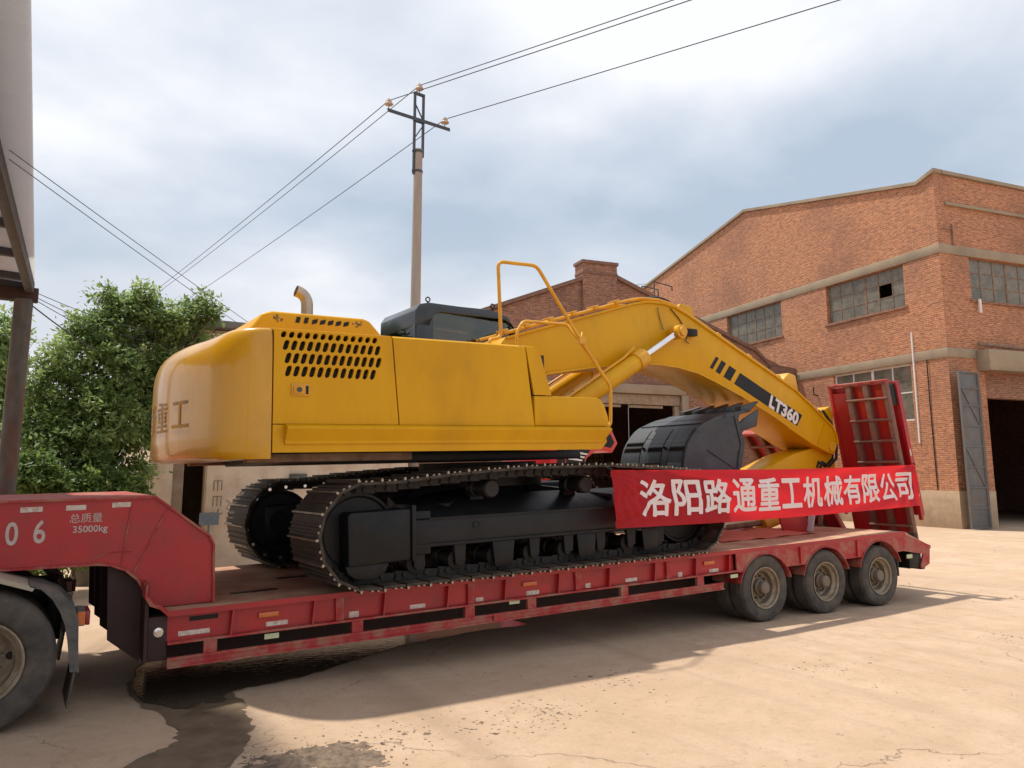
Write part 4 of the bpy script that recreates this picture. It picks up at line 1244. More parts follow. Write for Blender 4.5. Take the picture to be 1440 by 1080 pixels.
CWO = cw_outline()
CWL = [0.0]
for p, q in zip(CWO[:-1], CWO[1:]): CWL.append(CWL[-1] + math.dist(p, q))
def cw_pt(u, zi, off=0.0):
    """u in 0..1 along the outline, zi float index into RZ"""
    i = max(0, min(int(zi), len(RZ) - 2)); t = zi - i
    z = RZ[i][0] * (1 - t) + RZ[i + 1][0] * t
    ins = RZ[i][1] * (1 - t) + RZ[i + 1][1] * t - off
    s_ = u * CWL[-1]
    k = 0
    while k < len(CWL) - 2 and CWL[k + 1] < s_: k += 1
    f = (s_ - CWL[k]) / (CWL[k + 1] - CWL[k])
    p, q = CWO[k], CWO[k + 1]
    x = p[0] + (q[0] - p[0]) * f; y = p[1] + (q[1] - p[1]) * f
    dx, dy = q[0] - p[0], q[1] - p[1]; l_ = math.hypot(dx, dy)
    nx, ny = -dy / l_, dx / l_            # inward
    if nx < 0 and x < XS - .3: nx, ny = -nx, -ny
    wgt = 1.0 if off else None
    e_ = min(s_, CWL[-1] - s_); w_ = min(1, max(0, e_ / 1.15)); w_ = w_ * w_ * (3 - 2 * w_)   # the tail leans in, the flanks hardly do
    ins_e = ins * (w_ + .10 * (1 - w_)) if ins > 0 else ins
    x2 = x + abs(nx) * ins_e; y2 = y - math.copysign(1, y) * abs(ny) * ins_e if abs(y) > 1e-6 else y
    return (min(x2, XS), y2, z)


g = G()
nu, nz = 160, len(RZ) - 1
vs = [cw_pt(u / nu, j) for u in range(nu + 1) for j in range(nz + 1)]
fs = []
for u in range(nu):
    for j in range(nz):
        a = u * (nz + 1) + j
        fs.append((a, a + nz + 1, a + nz + 2, a + 1))
fs.append(tuple(u * (nz + 1) + nz for u in range(nu + 1)))
fs.append(tuple(u * (nz + 1) for u in range(nu, -1, -1)))
fs.append(tuple([j for j in range(nz + 1)] + [nu * (nz + 1) + j for j in range(nz, -1, -1)]))
g.add(vs, fs)
cwo = g.build('counterweight', YELG, EX, smooth=40)
FADED = paint('faded_lettering', (.075, .08, .075), (.12, .12, .11), .4, scale=9, dirt=(.52, .27, .01), dirt_amt=.9, dirt_scale=7, bump=0, contrast=(.38, .56))
# painted-out lettering on the tail
for ch, u0 in (('工', .300), ('重', .435), ('通', .565), ('路', .70)):
    me = text_mesh(ch, .44, .004)
    xs = [v.co.x for v in me.vertices]; ys = [v.co.y for v in me.vertices]
    mx_, my_ = (min(xs) + max(xs)) / 2, (min(ys) + max(ys)) / 2
    bm = bmesh.new(); bm.from_mesh(me)
    bmesh.ops.triangulate(bm, faces=bm.faces); bmesh.ops.subdivide_edges(bm, edges=bm.edges, cuts=2, use_grid_fill=True); bm.to_mesh(me); bm.free()
    for v in me.vertices:
        zq = 1.735 + (v.co.y - my_) * .78
        j = 0
        while j < len(RZ) - 2 and RZ[j + 1][0] < zq: j += 1
        zi = j + (zq - RZ[j][0]) / (RZ[j + 1][0] - RZ[j][0])
        v.co = cw_pt(u0 + (v.co.x - mx_) * -.24 * -1, zi, .006)
    link('tail_character', me, FADED, cwo)
# panels of the near and far flank
def stad(cx_, cz_, w_, hgt, lean):
    r = w_ / 2; pts = []
    for k in range(7):
        a = pi * k / 6
        pts.append((r * cos(a), hgt / 2 - r + r * sin(a)))
    for k in range(7):
        a = pi + pi * k / 6
        pts.append((r * cos(a), -hgt / 2 + r + r * sin(a)))
    return [(cx_ + x + lean * z, cz_ + z) for x, z in pts]


holes = []
for z, n, x0, x1, hh in ((2.445, 13, -3.06, -2.14, .062), (2.345, 13, -3.035, -2.11, .098), (2.223, 13, -3.015, -2.10, .104), (2.10, 12, -3.01, -2.16, .104)):
    for k in range(n): holes.append(stad(x0 + (x1 - x0) * k / (n - 1), z, .050, hh, .28))


def panel(name, outline, holes_, far=False, mat=None):
    y0, y1 = (-HW, -HW + .03) if not far else (HW - .03, HW)
    me = plate(name, outline, holes_, y0, y1)
    return link(name, me, mat or YEL, EX)


S1x, S2x, S3x = -3.155, -1.925, -.285
for far in (False, True):
    dp = panel('engine_door', [(S1x + .006, 1.605), (S2x + .042, 1.605), (S2x - .03, 2.485), (S1x + .006, 2.485)], holes, far)
    panel('side_panel', [(S2x + .055, 1.605), (S3x + .072, 1.605), (S3x - .03, 2.49), (S2x - .016, 2.485)], [], far)
    panel('pump_cover', [(S3x + .078, 1.955), (.035, 1.955), (-.10, 2.40), (-.16, 2.49), (S3x - .018, 2.49)], [], far)
    panel('lower_skirt', [(S1x + .006, 1.34), (.74, 1.335), (.83, 1.42), (.83, 1.44), (.80, 1.597), (S1x + .006, 1.597)], [], far)
    s = -1 if not far else 1
    sec = [(HW - .04, 1.60), (HW + .035, 1.60), (HW + .088, 1.572), (HW + .088, 1.556), (HW + .02, 1.445), (HW + .02, 1.416), (HW - .04, 1.416)]
    n = len(sec); g = G()
    g.add([(-3.04, s * a, z) for a, z in sec] + [(.845 - max(0, 1.52 - z) * .8, s * a, z) for a, z in sec], [tuple(range(n)), tuple(range(2 * n - 1, n - 1, -1))] + [(i, (i + 1) % n, (i + 1) % n + n, i + n) for i in range(n)])
    g.build('step_sill', YEL, EX, .005)
    # latch
    g = G(); g.box(-2.985, -2.80, s * (HW - .002), s * (HW + .012), 1.865, 1.985); la = g.build('latch_plate', YEL2, dp, .012)
    g = G(); g.box(-2.965, -2.85, s * (HW + .012), s * (HW + .022), 1.885, 1.965); g.build('latch_paddle', YEL2, la, .006)
    g = G(); g.lathe([(.024, -.006), (.024, .006), (.001, .006)] if far else [(.024, .006), (.024, -.006), (.001, -.006)], (-2.91, s * (HW + .024), 1.925), 'y', 14); g.build('latch_lock', GREY, la)
    g = G(); g.box(-2.845, -2.82, s * (HW + .002), s * (HW + .014), 1.885, 1.965); g.build('latch_slot', BLK, la)
# toolbox step in front of the tank
g = G(); g.prism([(-.205, 1.605), (.885, 1.605), (.87, 1.72), (.82, 1.86), (.765, 1.925), (.72, 1.945), (-.205, 1.945)], -HW, -.86); g.build('tool_box', YEL, EX, .015)
g = G(); g.prism([(-.02, 1.345), (.84, 1.42), (.84, 1.60), (-.02, 1.60)], -HW + .045, HW - .045); g.build('front_deck', YEL2, EX, .01)
# roof decks
g = G(); g.prism([(S1x - .02, 2.482), (S2x - .02, 2.482), (S2x - .02, 2.51), (S1x - .02, 2.505)], -HW + .032, HW - .032); g.build('hood_deck', YEL, EX, .008)
g = G()
r_ = .06
prof = [(-HW + .001, 2.46), (-HW + .012, 2.49), (-HW + .035, 2.508), (-HW + .08, 2.515), (-.45, 2.515), (-.45, 2.44), (-HW + .031, 2.44)]
n = len(prof)
g.add([(S2x - .012, a, z) for a, z in prof] + [(S3x - .035, a, z + .005) for a, z in prof], [tuple(range(n)), tuple(range(2 * n - 1, n - 1, -1))] + [(i, (i + 1) % n, (i + 1) % n + n, i + n) for i in range(n)])
g.build('tank_top', YEL, EX)
g = G(); g.prism([(S3x - .03, 2.44), (-.12, 2.44), (-.165, 2.51), (S3x - .03, 2.517)], -HW + .032, -.5); g.build('pump_top', YEL, EX, .01)
g = G(); g.prism([(-.16, 1.955), (.03, 1.955), (-.11, 2.44), (-.16, 2.44)], -HW + .032, -.5); g.build('tank_face', YEL, EX)
g = G(); g.box(-1.9, -.75, .45, HW - .04, 2.42, 2.50); g.build('battery_deck', YEL, EX, .02)
# raised engine hood with vent slots
hp = [(-3.27, 2.36), (-3.25, 2.56), (-3.12, 2.735), (-3.02, 2.765), (-2.05, 2.765), (-1.98, 2.745), (-1.84, 2.60), (-1.84, 2.36)]
g = G(); g.prism(hp, -1.12, .9); hd = g.build('engine_hood', YEL, EX, .035, 3)
for k in range(7):
    x = -2.79 + k * .085
    g = G(); g.prism([(x, 2.66), (x + .04, 2.66), (x + .055, 2.72), (x + .015, 2.72)] if k < 2 else [(x, 2.655), (x + .055, 2.67), (x + .065, 2.715), (x + .01, 2.70)], -1.128, -1.118); g.build('vent_slot', BLK, hd)
for x in (-2.98, -2.12):
    g = G()
    for k in range(14):
        a = random.uniform(0, 6.28); rr = random.uniform(0, .06)
        g.box(x + rr * cos(a), x + rr * cos(a) + .016, -1.126, -1.119, 2.685 + rr * sin(a) * .6, 2.70 + rr * sin(a) * .6)
    g.build('vent_perforation', RUST, hd, smooth=0)
# exhaust
ep = [(-2.50, -.62, 2.70), (-2.50, -.62, 2.98)] + [(-2.50 - .10 * sin(a) * 1.0 * (1 - cos(a)) - .06 * sin(a), -.62, 2.98 + .12 * sin(a) ** .8) for a in (.35, .7, 1.0, 1.3)]
ep = [(-2.50, -.62, 2.70), (-2.50, -.62, 2.97), (-2.507, -.62, 3.01), (-2.525, -.62, 3.045), (-2.553, -.62, 3.075), (-2.59, -.62, 3.095), (-2.625, -.62, 3.105)]
g = G(); g.tube(ep, .064, 18, False); g.tube(ep, .056, 18, False); ex_ = g.build('exhaust_pipe', PIPE, EX, smooth=60)
g = G(); g.lathe([(.10, 2.74), (.09, 2.775), (.066, 2.78)], (-2.5, -.62, 0), 'z', 18); g.build('exhaust_collar', YEL2, ex_)
# grab bumps on the hood deck
g = G(); g.lathe([(.04, 2.51), (.04, 2.54), (.001, 2.545)], (-1.63, -1.35, 0), 'z', 12); g.build('filler_cap', YEL2, EX)

# ---- cab on the far side
cx0, cx1, cy0, cy1, cz0, cz1 = -.70, .98, .42, 1.56, 1.36, 3.375
cab_out = [(cx0 + .02, cz0), (cx0, 3.02), (cx0 + .06, cz1 - .10), (cx0 + .20, cz1), (.60, cz1 - .03), (.80, cz1 - .09), (.93, cz1 - .30), (1.05, 2.55), (1.08, 1.95), (1.0, cz0)]
g = G(); g.prism(cab_out, cy0 + .12, cy1 - .12)
# cab shell as posts, roof and sills so that the glass really is glass
g = G()
rf = [(cx0 + .03, 3.05), (cx0 + .035, cz1 - .12), (cx0 + .10, cz1 - .03), (cx0 + .24, cz1), (.58, cz1 - .03), (.80, cz1 - .09), (.92, cz1 - .26), (.86, 3.17), (.74, 3.235), (-.30, 3.255), (-.40, 3.20), (-.46, 3.05)]
g.prism(rf, cy0, cy1)
cab = g.build('cab', NAVY, EX, .045, 3)
g = G(); g.box(-.25, .62, cy0 + .15, cy1 - .15, 3.36, 3.40); g.build('roof_hatch', NAVY, cab, .02)
for ya, yb in ((cy0, cy0 + .09), (cy1 - .09, cy1)):
    g = G(); g.prism([(cx0 + .02, cz0), (-.36, cz0), (-.40, 2.5), (-.40, 3.20), (cx0 + .03, 3.10)], ya, yb); g.build('rear_post', NAVY, cab, .03, 3)
    g = G(); g.prism([(.86, cz0), (1.02, cz0), (1.08, 1.95), (1.04, 2.55), (.925, 3.10), (.83, 3.16), (.93, 2.6), (.95, 2.0)], ya, yb); g.build('front_post', NAVY, cab, .015)
    g = G(); g.prism([(-.42, cz0), (.92, cz0), (.95, 2.2), (-.40, 2.2)], ya + .01, yb - .01); g.build('side_lower_panel', NAVY, cab)
    ym = (ya + yb) / 2
    g = G(); g.prism([(-.42, 2.2), (.95, 2.2), (.93, 2.6), (.86, 3.19), (-.41, 3.26)], ym - .004, ym + .004); g.build('side_window', CABG, cab, smooth=0)
g = G(); g.box(cx0 + .02, cx0 + .06, cy0 + .08, cy1 - .08, cz0, 2.35); g.build('rear_lower_panel', NAVY, cab)
g = G(); g.box(cx0 + .035, cx0 + .043, cy0 + .08, cy1 - .08, 2.35, 3.10); g.build('rear_window', CABG, cab, smooth=0)
g = G(); g.add([(1.03, cy0 + .08, 1.9), (1.03, cy1 - .08, 1.9), (.89, cy1 - .08, 3.13), (.89, cy0 + .08, 3.13), (1.022, cy0 + .08, 1.9), (1.022, cy1 - .08, 1.9), (.882, cy1 - .08, 3.13), (.882, cy0 + .08, 3.13)],
               [(0, 1, 2, 3), (7, 6, 5, 4), (0, 3, 7, 4), (1, 5, 6, 2), (0, 4, 5, 1), (3, 2, 6, 7)]); g.build('windscreen', CABG, cab, smooth=0)
g = G(); g.box(-.35, .15, .75, 1.25, 1.4, 2.0); g.box(-.42, -.28, .78, 1.22, 2.0, 2.72); g.build('operator_seat', BLK, cab, .05, 3)
for x in (-.42, .62):
    z = 3.35
    g = G(); g.tube([(x, cy0 + .12, z - .06), (x, cy0 + .12, z + .06)], .014, 8)
    g.tube([(x + .032 * sin(a), cy0 + .12, z + .092 - .032 * cos(a)) for a in [2 * pi * k / 14 for k in range(15)]], .010, 6); g.build('lifting_eye', BLK, cab)

# ---- handrails
def rnd_path(pts, rad=.08, k=5):
    pts = [Vector(p) for p in pts]
    o_ = [pts[0]]
    for a, b_, c_ in zip(pts[:-2], pts[1:-1], pts[2:]):
        d1 = (a - b_); d2 = (c_ - b_); r = min(rad, d1.length * .45, d2.length * .45)
        p = b_ + d1.normalized() * r; q = b_ + d2.normalized() * r
        for i in range(k + 1):
            t = i / k
            o_.append(p * (1 - t) ** 2 + b_ * 2 * t * (1 - t) + q * t * t)
    o_.append(pts[-1])
    return o_


yr = -1.35
g = G(); g.tube(rnd_path([(-.62, yr, 2.50), (-.62, yr, 2.60), (-.46, yr, 2.63), (-.48, yr, 3.53), (.07, yr, 3.545), (.71, yr, 2.67), (1.16, yr, 2.12), (1.13, yr, 1.64), (1.02, yr, 1.60), (.80, yr, 1.60)]), .022, 10)
hr = g.build('hand_rail', YEL2, EX, smooth=60)
g = G(); g.tube([(.70, yr - .01, 2.68), (.93, yr + .25, 2.83)], .010, 6); g.box(.66, .76, yr - .04, yr + .02, 2.63, 2.72); g.build('mirror_clamp', YEL2, hr)
g = G(); g.tube(rnd_path([(.06, -.9, 2.50), (.06, -.9, 2.80), (.16, -.9, 2.95), (.85, -.9, 2.96), (.95, -1.34, 2.40)], .06), .020, 10); g.build('hand_rail', YEL2, EX, smooth=60)

# ---- boom
top = [(-.02, 2.55), (.22, 2.83), (1.4, 3.18), (2.45, 3.49), (2.72, 3.545), (3.05, 3.555), (3.30, 3.52), (3.55, 3.43), (3.89, 3.28), (6.06, 2.33), (6.52, 2.04), (7.0, 1.72), (7.10, 1.56), (7.12, 1.40), (7.0, 1.22)]
bot = [(6.85, 1.25), (6.42, 1.40), (5.78, 1.69), (5.32, 1.91), (4.62, 2.19), (4.11, 2.37), (3.7, 2.50), (3.3, 2.565), (2.95, 2.59), (2.55, 2.585), (1.69, 2.49), (.86, 2.36), (.30, 1.90), (-.05, 1.78), (-.25, 1.92), (-.22, 2.2)]
g = G(); g.prism(top + bot, -.40, .40); bm_ = g.build('boom', YEL, EX, .012)
# flange lips along the edges of the near face
def lip(path, w_, y0, y1, name, par, mat=YEL):
    g = G()
    for p, q in zip(path[:-1], path[1:]):
        dx, dz = q[0] - p[0], q[1] - p[1]; l_ = sqrt(dx * dx + dz * dz); nx, nz = -dz / l_ * w_, dx / l_ * w_
        g.prism([p, q, (q[0] + nx, q[1] + nz), (p[0] + nx, p[1] + nz)], y0, y1)
    return g.build(name, mat, par, weld=False)


lip(bot[2:13][::-1], .028, -.425, -.398, 'bottom_flange', bm_)
lip(top[1:14], -.03, -.425, -.398, 'top_flange', bm_)
lip(bot[2:13][::-1], .028, .398, .425, 'bottom_flange', bm_)
# pipes along the top, clamps
def off_path(path, d):
    o_ = []
    for i, p in enumerate(path):
        a = path[max(0, i - 1)]; b_ = path[min(len(path) - 1, i + 1)]
        dx, dz = b_[0] - a[0], b_[1] - a[1]; l_ = sqrt(dx * dx + dz * dz)
        o_.append((p[0] - dz / l_ * d, p[1] + dx / l_ * d))
    return o_


tp = off_path(top[1:11], .05)
for yy in (-.33, -.24, .24, .33):
    g = G(); g.tube([(x, yy, z) for x, z in tp], .022, 8); g.build('hydraulic_pipe', YEL2, bm_)
for i in range(9):
    t = (.25, .6, 1.0, 1.4, 1.8, 2.2, 4.3, 5.0, 5.7)[i]
    k = 0
    while tp[k + 1][0] < t + .0 and k < len(tp) - 2: k += 1
    f = (t - tp[k][0]) / (tp[k + 1][0] - tp[k][0]); zt = tp[k][1] + (tp[k + 1][1] - tp[k][1]) * f
    g = G(); g.bar((t - .04, -.28, zt + .01), (t + .04, -.28, zt + .01 + .08 * (tp[k + 1][1] - tp[k][1]) / (tp[k + 1][0] - tp[k][0])), .19, .06); g.build('pipe_clamp', YEL2, bm_, .008)
# hoses arching over the knee
for yy, dz in ((-.20, .0), (-.12, .015), (.15, .0)):
    g = G(); g.tube([(2.85 + .95 * t, yy, 3.60 + dz + .095 * sin(pi * min(1, t * 1.12)) - .17 * t ** 2 * 1.1) for t in [k / 12 for k in range(13)]], .026, 8); g.build('hydraulic_hose', CHAIN, bm_)
# bracket lug on the knee for the arm cylinder
for yy in (-.22, .16):
    g = G(); g.prism([(3.42, 3.40), (3.62, 3.62), (3.86, 3.60), (4.02, 3.24)], yy, yy + .06); g.build('cylinder_lug', YEL, bm_, .01)
g = G(); g.prism([(5.75, 2.44), (5.98, 2.62), (6.16, 2.58), (6.22, 2.30)], -.36, -.12); g.build('valve_cover', YEL2, bm_, .03, 3)
# work lamp and its cable
g = G(); g.box(3.44, 3.66, -.52, -.41, 3.06, 3.17); wl = g.build('work_lamp', BLK, bm_, .015)
g = G(); g.tube([(3.5, -.415, 3.17), (3.38, -.41, 3.33), (3.2, -.42, 3.47)], .008, 6); g.tube([(3.5, -.44, 3.06), (3.47, -.44, 2.98), (3.53, -.44, 2.95)], .008, 6); g.build('lamp_cable', CHAIN, wl)
g = G(); g.tube([(3.02, -.43, 3.13), (2.98, -.41, 3.3), (2.93, -.43, 3.46)], .008, 6); g.build('grease_line', RUST, bm_)
# decal and model name
dv = (Vector((6.12, 1.80)) - Vector((4.60, 2.47))).normalized(); pv = Vector((-dv.y, dv.x))
def dpt(s, t): return (4.60 + dv.x * s + pv.x * t, 2.47 + dv.y * s + pv.y * t)
for s0, s1 in ((0.02, 1.655), (-.24, -.075), (-.43, -.325), (-.565, -.50)):
    hh = .115; lean = .035
    me = plate('decal_stripe', [dpt(s0 - lean, -hh), dpt(s1 - lean, -hh), dpt(s1 + lean, hh), dpt(s0 + lean, hh)], [], -.4035, -.4005)
    link('decal_stripe', me, BLK, bm_)
me = text_mesh('LT360', .38, .016)
link('model_lettering', xz(me, dpt(1.235, 0.0), -.4045, .78, .76, atan2(dv.y, dv.x)), WHITE, bm_)
# bulkhead ribs at the tip
g = G(); g.bar((6.80, -.405, 1.78), (6.55, -.405, 1.40), .012, .03, (0, 1, 0)); g.build('tip_rib', YEL, bm_)

# ---- boom cylinders
def cylinder(p0, p1, f, rb, rr, yy, name='boom_cylinder'):
    a = Vector((p0[0], yy, p0[1])); b_ = Vector((p1[0], yy, p1[1])); m_ = a.lerp(b_, f)
    d = (b_ - a).normalized()
    g = G(); g.tube([a, m_], rb, 24); o_ = g.build(name, YEL, EX, .006)
    g = G(); g.tube([m_ - d * .16, m_ - d * .15, m_ + d * .03, m_ + d * .05], [rb, rb * 1.13, rb * 1.13, rb * .9], 24); g.build('gland', YEL2, o_)
    g = G(); g.tube([m_, b_ - d * .07], rr, 18); g.build('rod', CHROME, o_)
    g = G(); g.lathe([(.001, -.13), (.07, -.13), (.07, -.10), (.105, -.09), (.105, .09), (.07, .10), (.07, .13), (.001, .13)], b_, 'y', 22); g.build('rod_eye', YEL2, o_)
    g = G(); g.lathe([(.001, -.10), (.10, -.09), (.10, .09), (.001, .10)], a, 'y', 20); g.build('base_eye', YEL2, o_)
    n_ = Vector((-d.z, 0, d.x))
    g = G(); g.tube([a + n_ * (rb + .03) + d * .2, m_ + n_ * (rb + .03) - d * .30, m_ + n_ * (rb + .07) - d * .05], .020, 8); g.build('cylinder_pipe', YEL2, o_)
    return o_


cylinder((.70, 1.66), (3.19, 3.08), .70, .125, .048, -.56)
cylinder((.70, 1.66), (3.19, 3.08), .70, .125, .048, .56)
g = G(); g.tube([(3.19, -.60, 3.08), (3.19, .60, 3.08)], .07, 18); g.build('boom_pin', YEL2, EX)

# ---- arm folded back under the boom
arm = [(6.98, 1.36), (6.70, 1.36), (6.05, 1.24), (5.26, 1.0), (4.5, .76), (3.95, .66), (3.70, .62), (3.66, .52), (3.80, .42), (4.1, .42), (5.6, .52), (6.5, .58), (7.05, .55), (7.18, .75), (7.2, 1.15)]
g = G(); g.prism(arm, -.27, .27); am = g.build('arm', YEL, EX, .015)
g = G(); g.tube([(6.95, -.42, 1.36), (6.95, .42, 1.36)], .09, 20); g.build('arm_pin', YEL2, am)
# arm cylinder on top of the boom
a = Vector((3.78, 0, 3.50)); b_ = Vector((7.22, 0, 1.98)); m_ = a.lerp(b_, .52); d = (b_ - a).normalized()
g = G(); g.tube([a, m_], .12, 20); ac = g.build('arm_cylinder', YEL, EX, .005)
g = G(); g.tube([m_, b_], .05, 16); g.build('rod', CHROME, ac)
g = G(); g.prism([(6.98, 1.20), (7.10, 2.02), (7.26, 2.08), (7.36, 1.95), (7.22, 1.0)], -.2, .2); g.build('arm_horn', YEL, am, .015)
for yy in (-.30, -.22):
    g = G(); g.tube([(6.9, yy, 2.0), (7.12, yy, 1.78), (7.2, yy - .03, 1.45), (7.12, yy - .05, 1.15), (6.9, yy - .05, 1.02), (6.72, yy - .05, 1.10), (6.66, yy - .04, 1.0)], .024, 8); g.build('hydraulic_hose', CHAIN, am)
# bucket cylinder below the arm
g = G(); g.tube([(6.6, 0, .30), (5.62, 0, .125)], .105, 18); bc_ = g.build('bucket_cylinder', YEL2, EX, .005)
g = G(); g.tube([(5.62, 0, .125), (4.30, 0, .03 + .06)], .045, 14); g.build('rod', RUST, bc_)
g = G(); g.tube([(5.60, 0, .122), (5.44, 0, .094)], .125, 18); g.build('gland', YEL2, bc_)
g = G(); g.tube([(4.30, 0, .09), (3.75, 0, .30)], .06, 10); g.build('bucket_link', BLK, bc_)
for yy in (-.24, .24):
    g = G(); g.prism([(6.9, .55), (6.45, .58), (6.5, .22), (6.68, .20)], yy - .02, yy + .02); g.build('cylinder_ear', YEL, am)

# ---- bucket
BW = .66
out_p = [(4.55, 1.945), (4.14, 1.89), (3.85, 1.84), (3.59, 1.755), (3.45, 1.70), (3.33, 1.62), (3.22, 1.51), (3.13, 1.39), (3.07, 1.25), (3.04, 1.11), (3.04, .95), (3.09, .80), (3.20, .66), (3.38, .56), (3.62, .52)]
def smooth2(p):
    o_ = [p[0]]
    for i in range(len(p) - 1):
        p0, p1, p2, p3 = p[max(0, i - 1)], p[i], p[i + 1], p[min(len(p) - 1, i + 2)]
        for k in range(1, 4):
            t = k / 3
            o_.append(tuple(.5 * (2 * p1[d] + (p2[d] - p0[d]) * t + (2 * p0[d] - 5 * p1[d] + 4 * p2[d] - p3[d]) * t * t + (3 * p1[d] - p0[d] - 3 * p2[d] + p3[d]) * t ** 3) for d in (0, 1)))
    return o_


crs_p = out_p
out_p = smooth2(out_p)
in_p = off_path(out_p, .035)
g = G()
n = len(out_p)
for k in range(n - 1):
    g.prism([out_p[k], out_p[k + 1], in_p[k + 1], in_p[k]], -BW, BW)
bk = g.build('bucket', BKT, EX, smooth=40, weld=True)
sidep = out_p + [(4.0, .66), (4.18, .85), (4.24, 1.06), (4.34, 1.42), (4.22, 1.70), (4.30, 1.86)]
for yy in (-BW - .022, BW + .002):
    g = G(); g.prism([(x, z) for x, z in sidep], yy, yy + .02); sp_ = g.build('side_plate', BKT, bk)
    s = -1 if yy < 0 else 1
    yo = yy - .012 if s < 0 else yy + .02
    g = G(); g.prism([(4.16, 1.84), (4.24, 1.84), (4.36, 1.42), (4.26, 1.06), (4.18, 1.06), (4.27, 1.42)], yo, yo + .012); g.build('side_edge', BKT, sp_)
    g = G()
    lipp = out_p[3:34]
    li = off_path(lipp, .06)
    for k in range(len(lipp) - 1): g.prism([lipp[k], lipp[k + 1], li[k + 1], li[k]], yo, yo + .012)
    g.build('rim_strip', BKT, sp_, weld=True)
    g = G(); g.prism([(4.28, 1.60), (4.66, 1.68), (4.74, 1.95), (4.38, 1.80), (4.27, 1.72)], yo, yo + .035); g.build('side_cutter', BKT, bk, .006)
    g = G(); g.bar((3.55, yo + .005, 1.32), (4.16, yo + .005, 1.02), .012, .014, (0, 1, 0)); g.bar((4.16, yo + .005, 1.02), (4.22, yo + .005, 1.30), .012, .014, (0, 1, 0)); g.build('weld_bead', BKT, sp_)
    g = G(); g.prism([(3.15, .62), (3.62, .50), (3.95, .45), (3.80, .22), (3.55, .22)], s * .30 - .025, s * .30 + .025); g.build('bucket_ear', BKT, bk, .01)
# wear plates on the heel and floor
strips = [(-.64, -.36), (-.345, -.21), (-.195, .10), (.115, .25), (.265, .64)]
heel = out_p[14:36]
for i, (a, b_) in enumerate(strips):
    ho = off_path(heel, -.014 if i % 2 == 0 else -.008)
    g = G()
    for k in range(len(heel) - 1): g.prism([heel[k], heel[k + 1], ho[k + 1], ho[k]], a, b_)
    g.build('wear_plate', BKT, bk, weld=True)
    if i % 2:
        g = G(); g.lathe([(.03, -.02), (.022, 0), (.001, 0)], (0, 0, 0), 'x', 10)
        hb = g.build('wear_hole', DARKIN, bk); hb.location = (3.10, (a + b_) / 2, 1.37); hb.rotation_euler = (0, -.2, 0)
fl = crs_p[1:5]
for k in range(4):
    p, q = Vector((fl[min(k, 2)][0], fl[min(k, 2)][1])), None
for a, b_ in ((.02, .32), (.36, .62), (.66, .96)):
    P0 = Vector(crs_p[1]); P1 = Vector(crs_p[4])
    pa, pb = P0.lerp(P1, a), P0.lerp(P1, b_)
    dd = (pb - pa).normalized(); nn = Vector((dd.y, -dd.x)) * .016
    # plate lies on the outer (upper) side
    nn = Vector((-abs(dd.y) * .016, .016)); zoff = .012 if .3 < a < .6 else .004
    g = G(); g.prism([(pa.x, pa.y + zoff), (pb.x, pb.y + zoff), (pb.x + nn.x, pb.y + nn.y + zoff), (pa.x + nn.x, pa.y + nn.y + zoff)], -BW + .02, BW - .02); g.build('floor_plate', BKT, bk)
for k in range(5):
    yy = -.60 + k * .30
    g = G(); g.add([(4.36, yy - .06, 1.87), (4.36, yy + .06, 1.87), (4.36, yy + .06, 1.985), (4.36, yy - .06, 1.985),
                    (4.56, yy - .06, 1.91), (4.56, yy + .06, 1.91), (4.54, yy + .06, 2.02), (4.54, yy - .06, 2.02),
                    (4.80, yy - .04, 2.06), (4.80, yy + .04, 2.06), (4.80, yy + .04, 2.085), (4.80, yy - .04, 2.085)],
                   [(0, 3, 2, 1), (0, 1, 5, 4), (1, 2, 6, 5), (2, 3, 7, 6), (3, 0, 4, 7), (4, 5, 9, 8), (5, 6, 10, 9), (6, 7, 11, 10), (7, 4, 8, 11), (8, 9, 10, 11)])
    g.build('tooth', BKT, bk, .006)

# ================================================================ banner
BT0, BT1 = Vector((-2.66, -.185, 2.06)), Vector((4.42, .50, 1.985))
BB0, BB1 = Vector((-2.62, -.185, 1.385)), Vector((4.44, .50, 1.30))
def ban_y(s):
    k = (s - .27) / .73
    yl = -.158 + .066 * s / .27
    return yl if k <= 0 else -.092 + (.50 + .092) * k


def ban(s, t, off=0.0):
    """s along, t from top (0) to bottom (1), trailer frame"""
    p = BT0.lerp(BT1, s).lerp(BB0.lerp(BB1, s), t)
    p.y = ban_y(s)
    sag = .030 * sin(pi * s)
    p.z -= sag * (1 - t * .3)
    dl = math.hypot(s * 7, (t - .0) * .67); db = math.hypot(s * 7, (1 - t) * .67)
    wr = .012 * (sin(26 * atan2(t * .67, s * 7 + .02)) * math.exp(-dl / .9) + sin(22 * atan2((1 - t) * .67, s * 7 + .02)) * math.exp(-db / 1.1))
    dr = math.hypot((1 - s) * 7, t * .67); wr += .016 * sin(20 * atan2(t * .67, (1 - s) * 7 + .02)) * math.exp(-dr / 1.2)
    wr += .009 * sin(15 * t + 3 * sin(9 * s)) * (.4 + .6 * sin(5 * s + 1) ** 2)
    f = wr / (.35 + .5 * s) + .018 * sin(7 * s + 5.2 * t) + .012 * sin(19 * s - 6 * t) * (1 - s * .5) + .016 * math.exp(-(t / .16) ** 2) * sin(4 * s + 1) + .010 * sin(46 * s + 9 * t) * math.exp(-s * 9) + .008 * sin(31 * s - 4 * t) * s
    p.y += f * (.35 + .5 * s) - off
    p.x += .02 * sin(3 * t) * (1 - s)
    return p


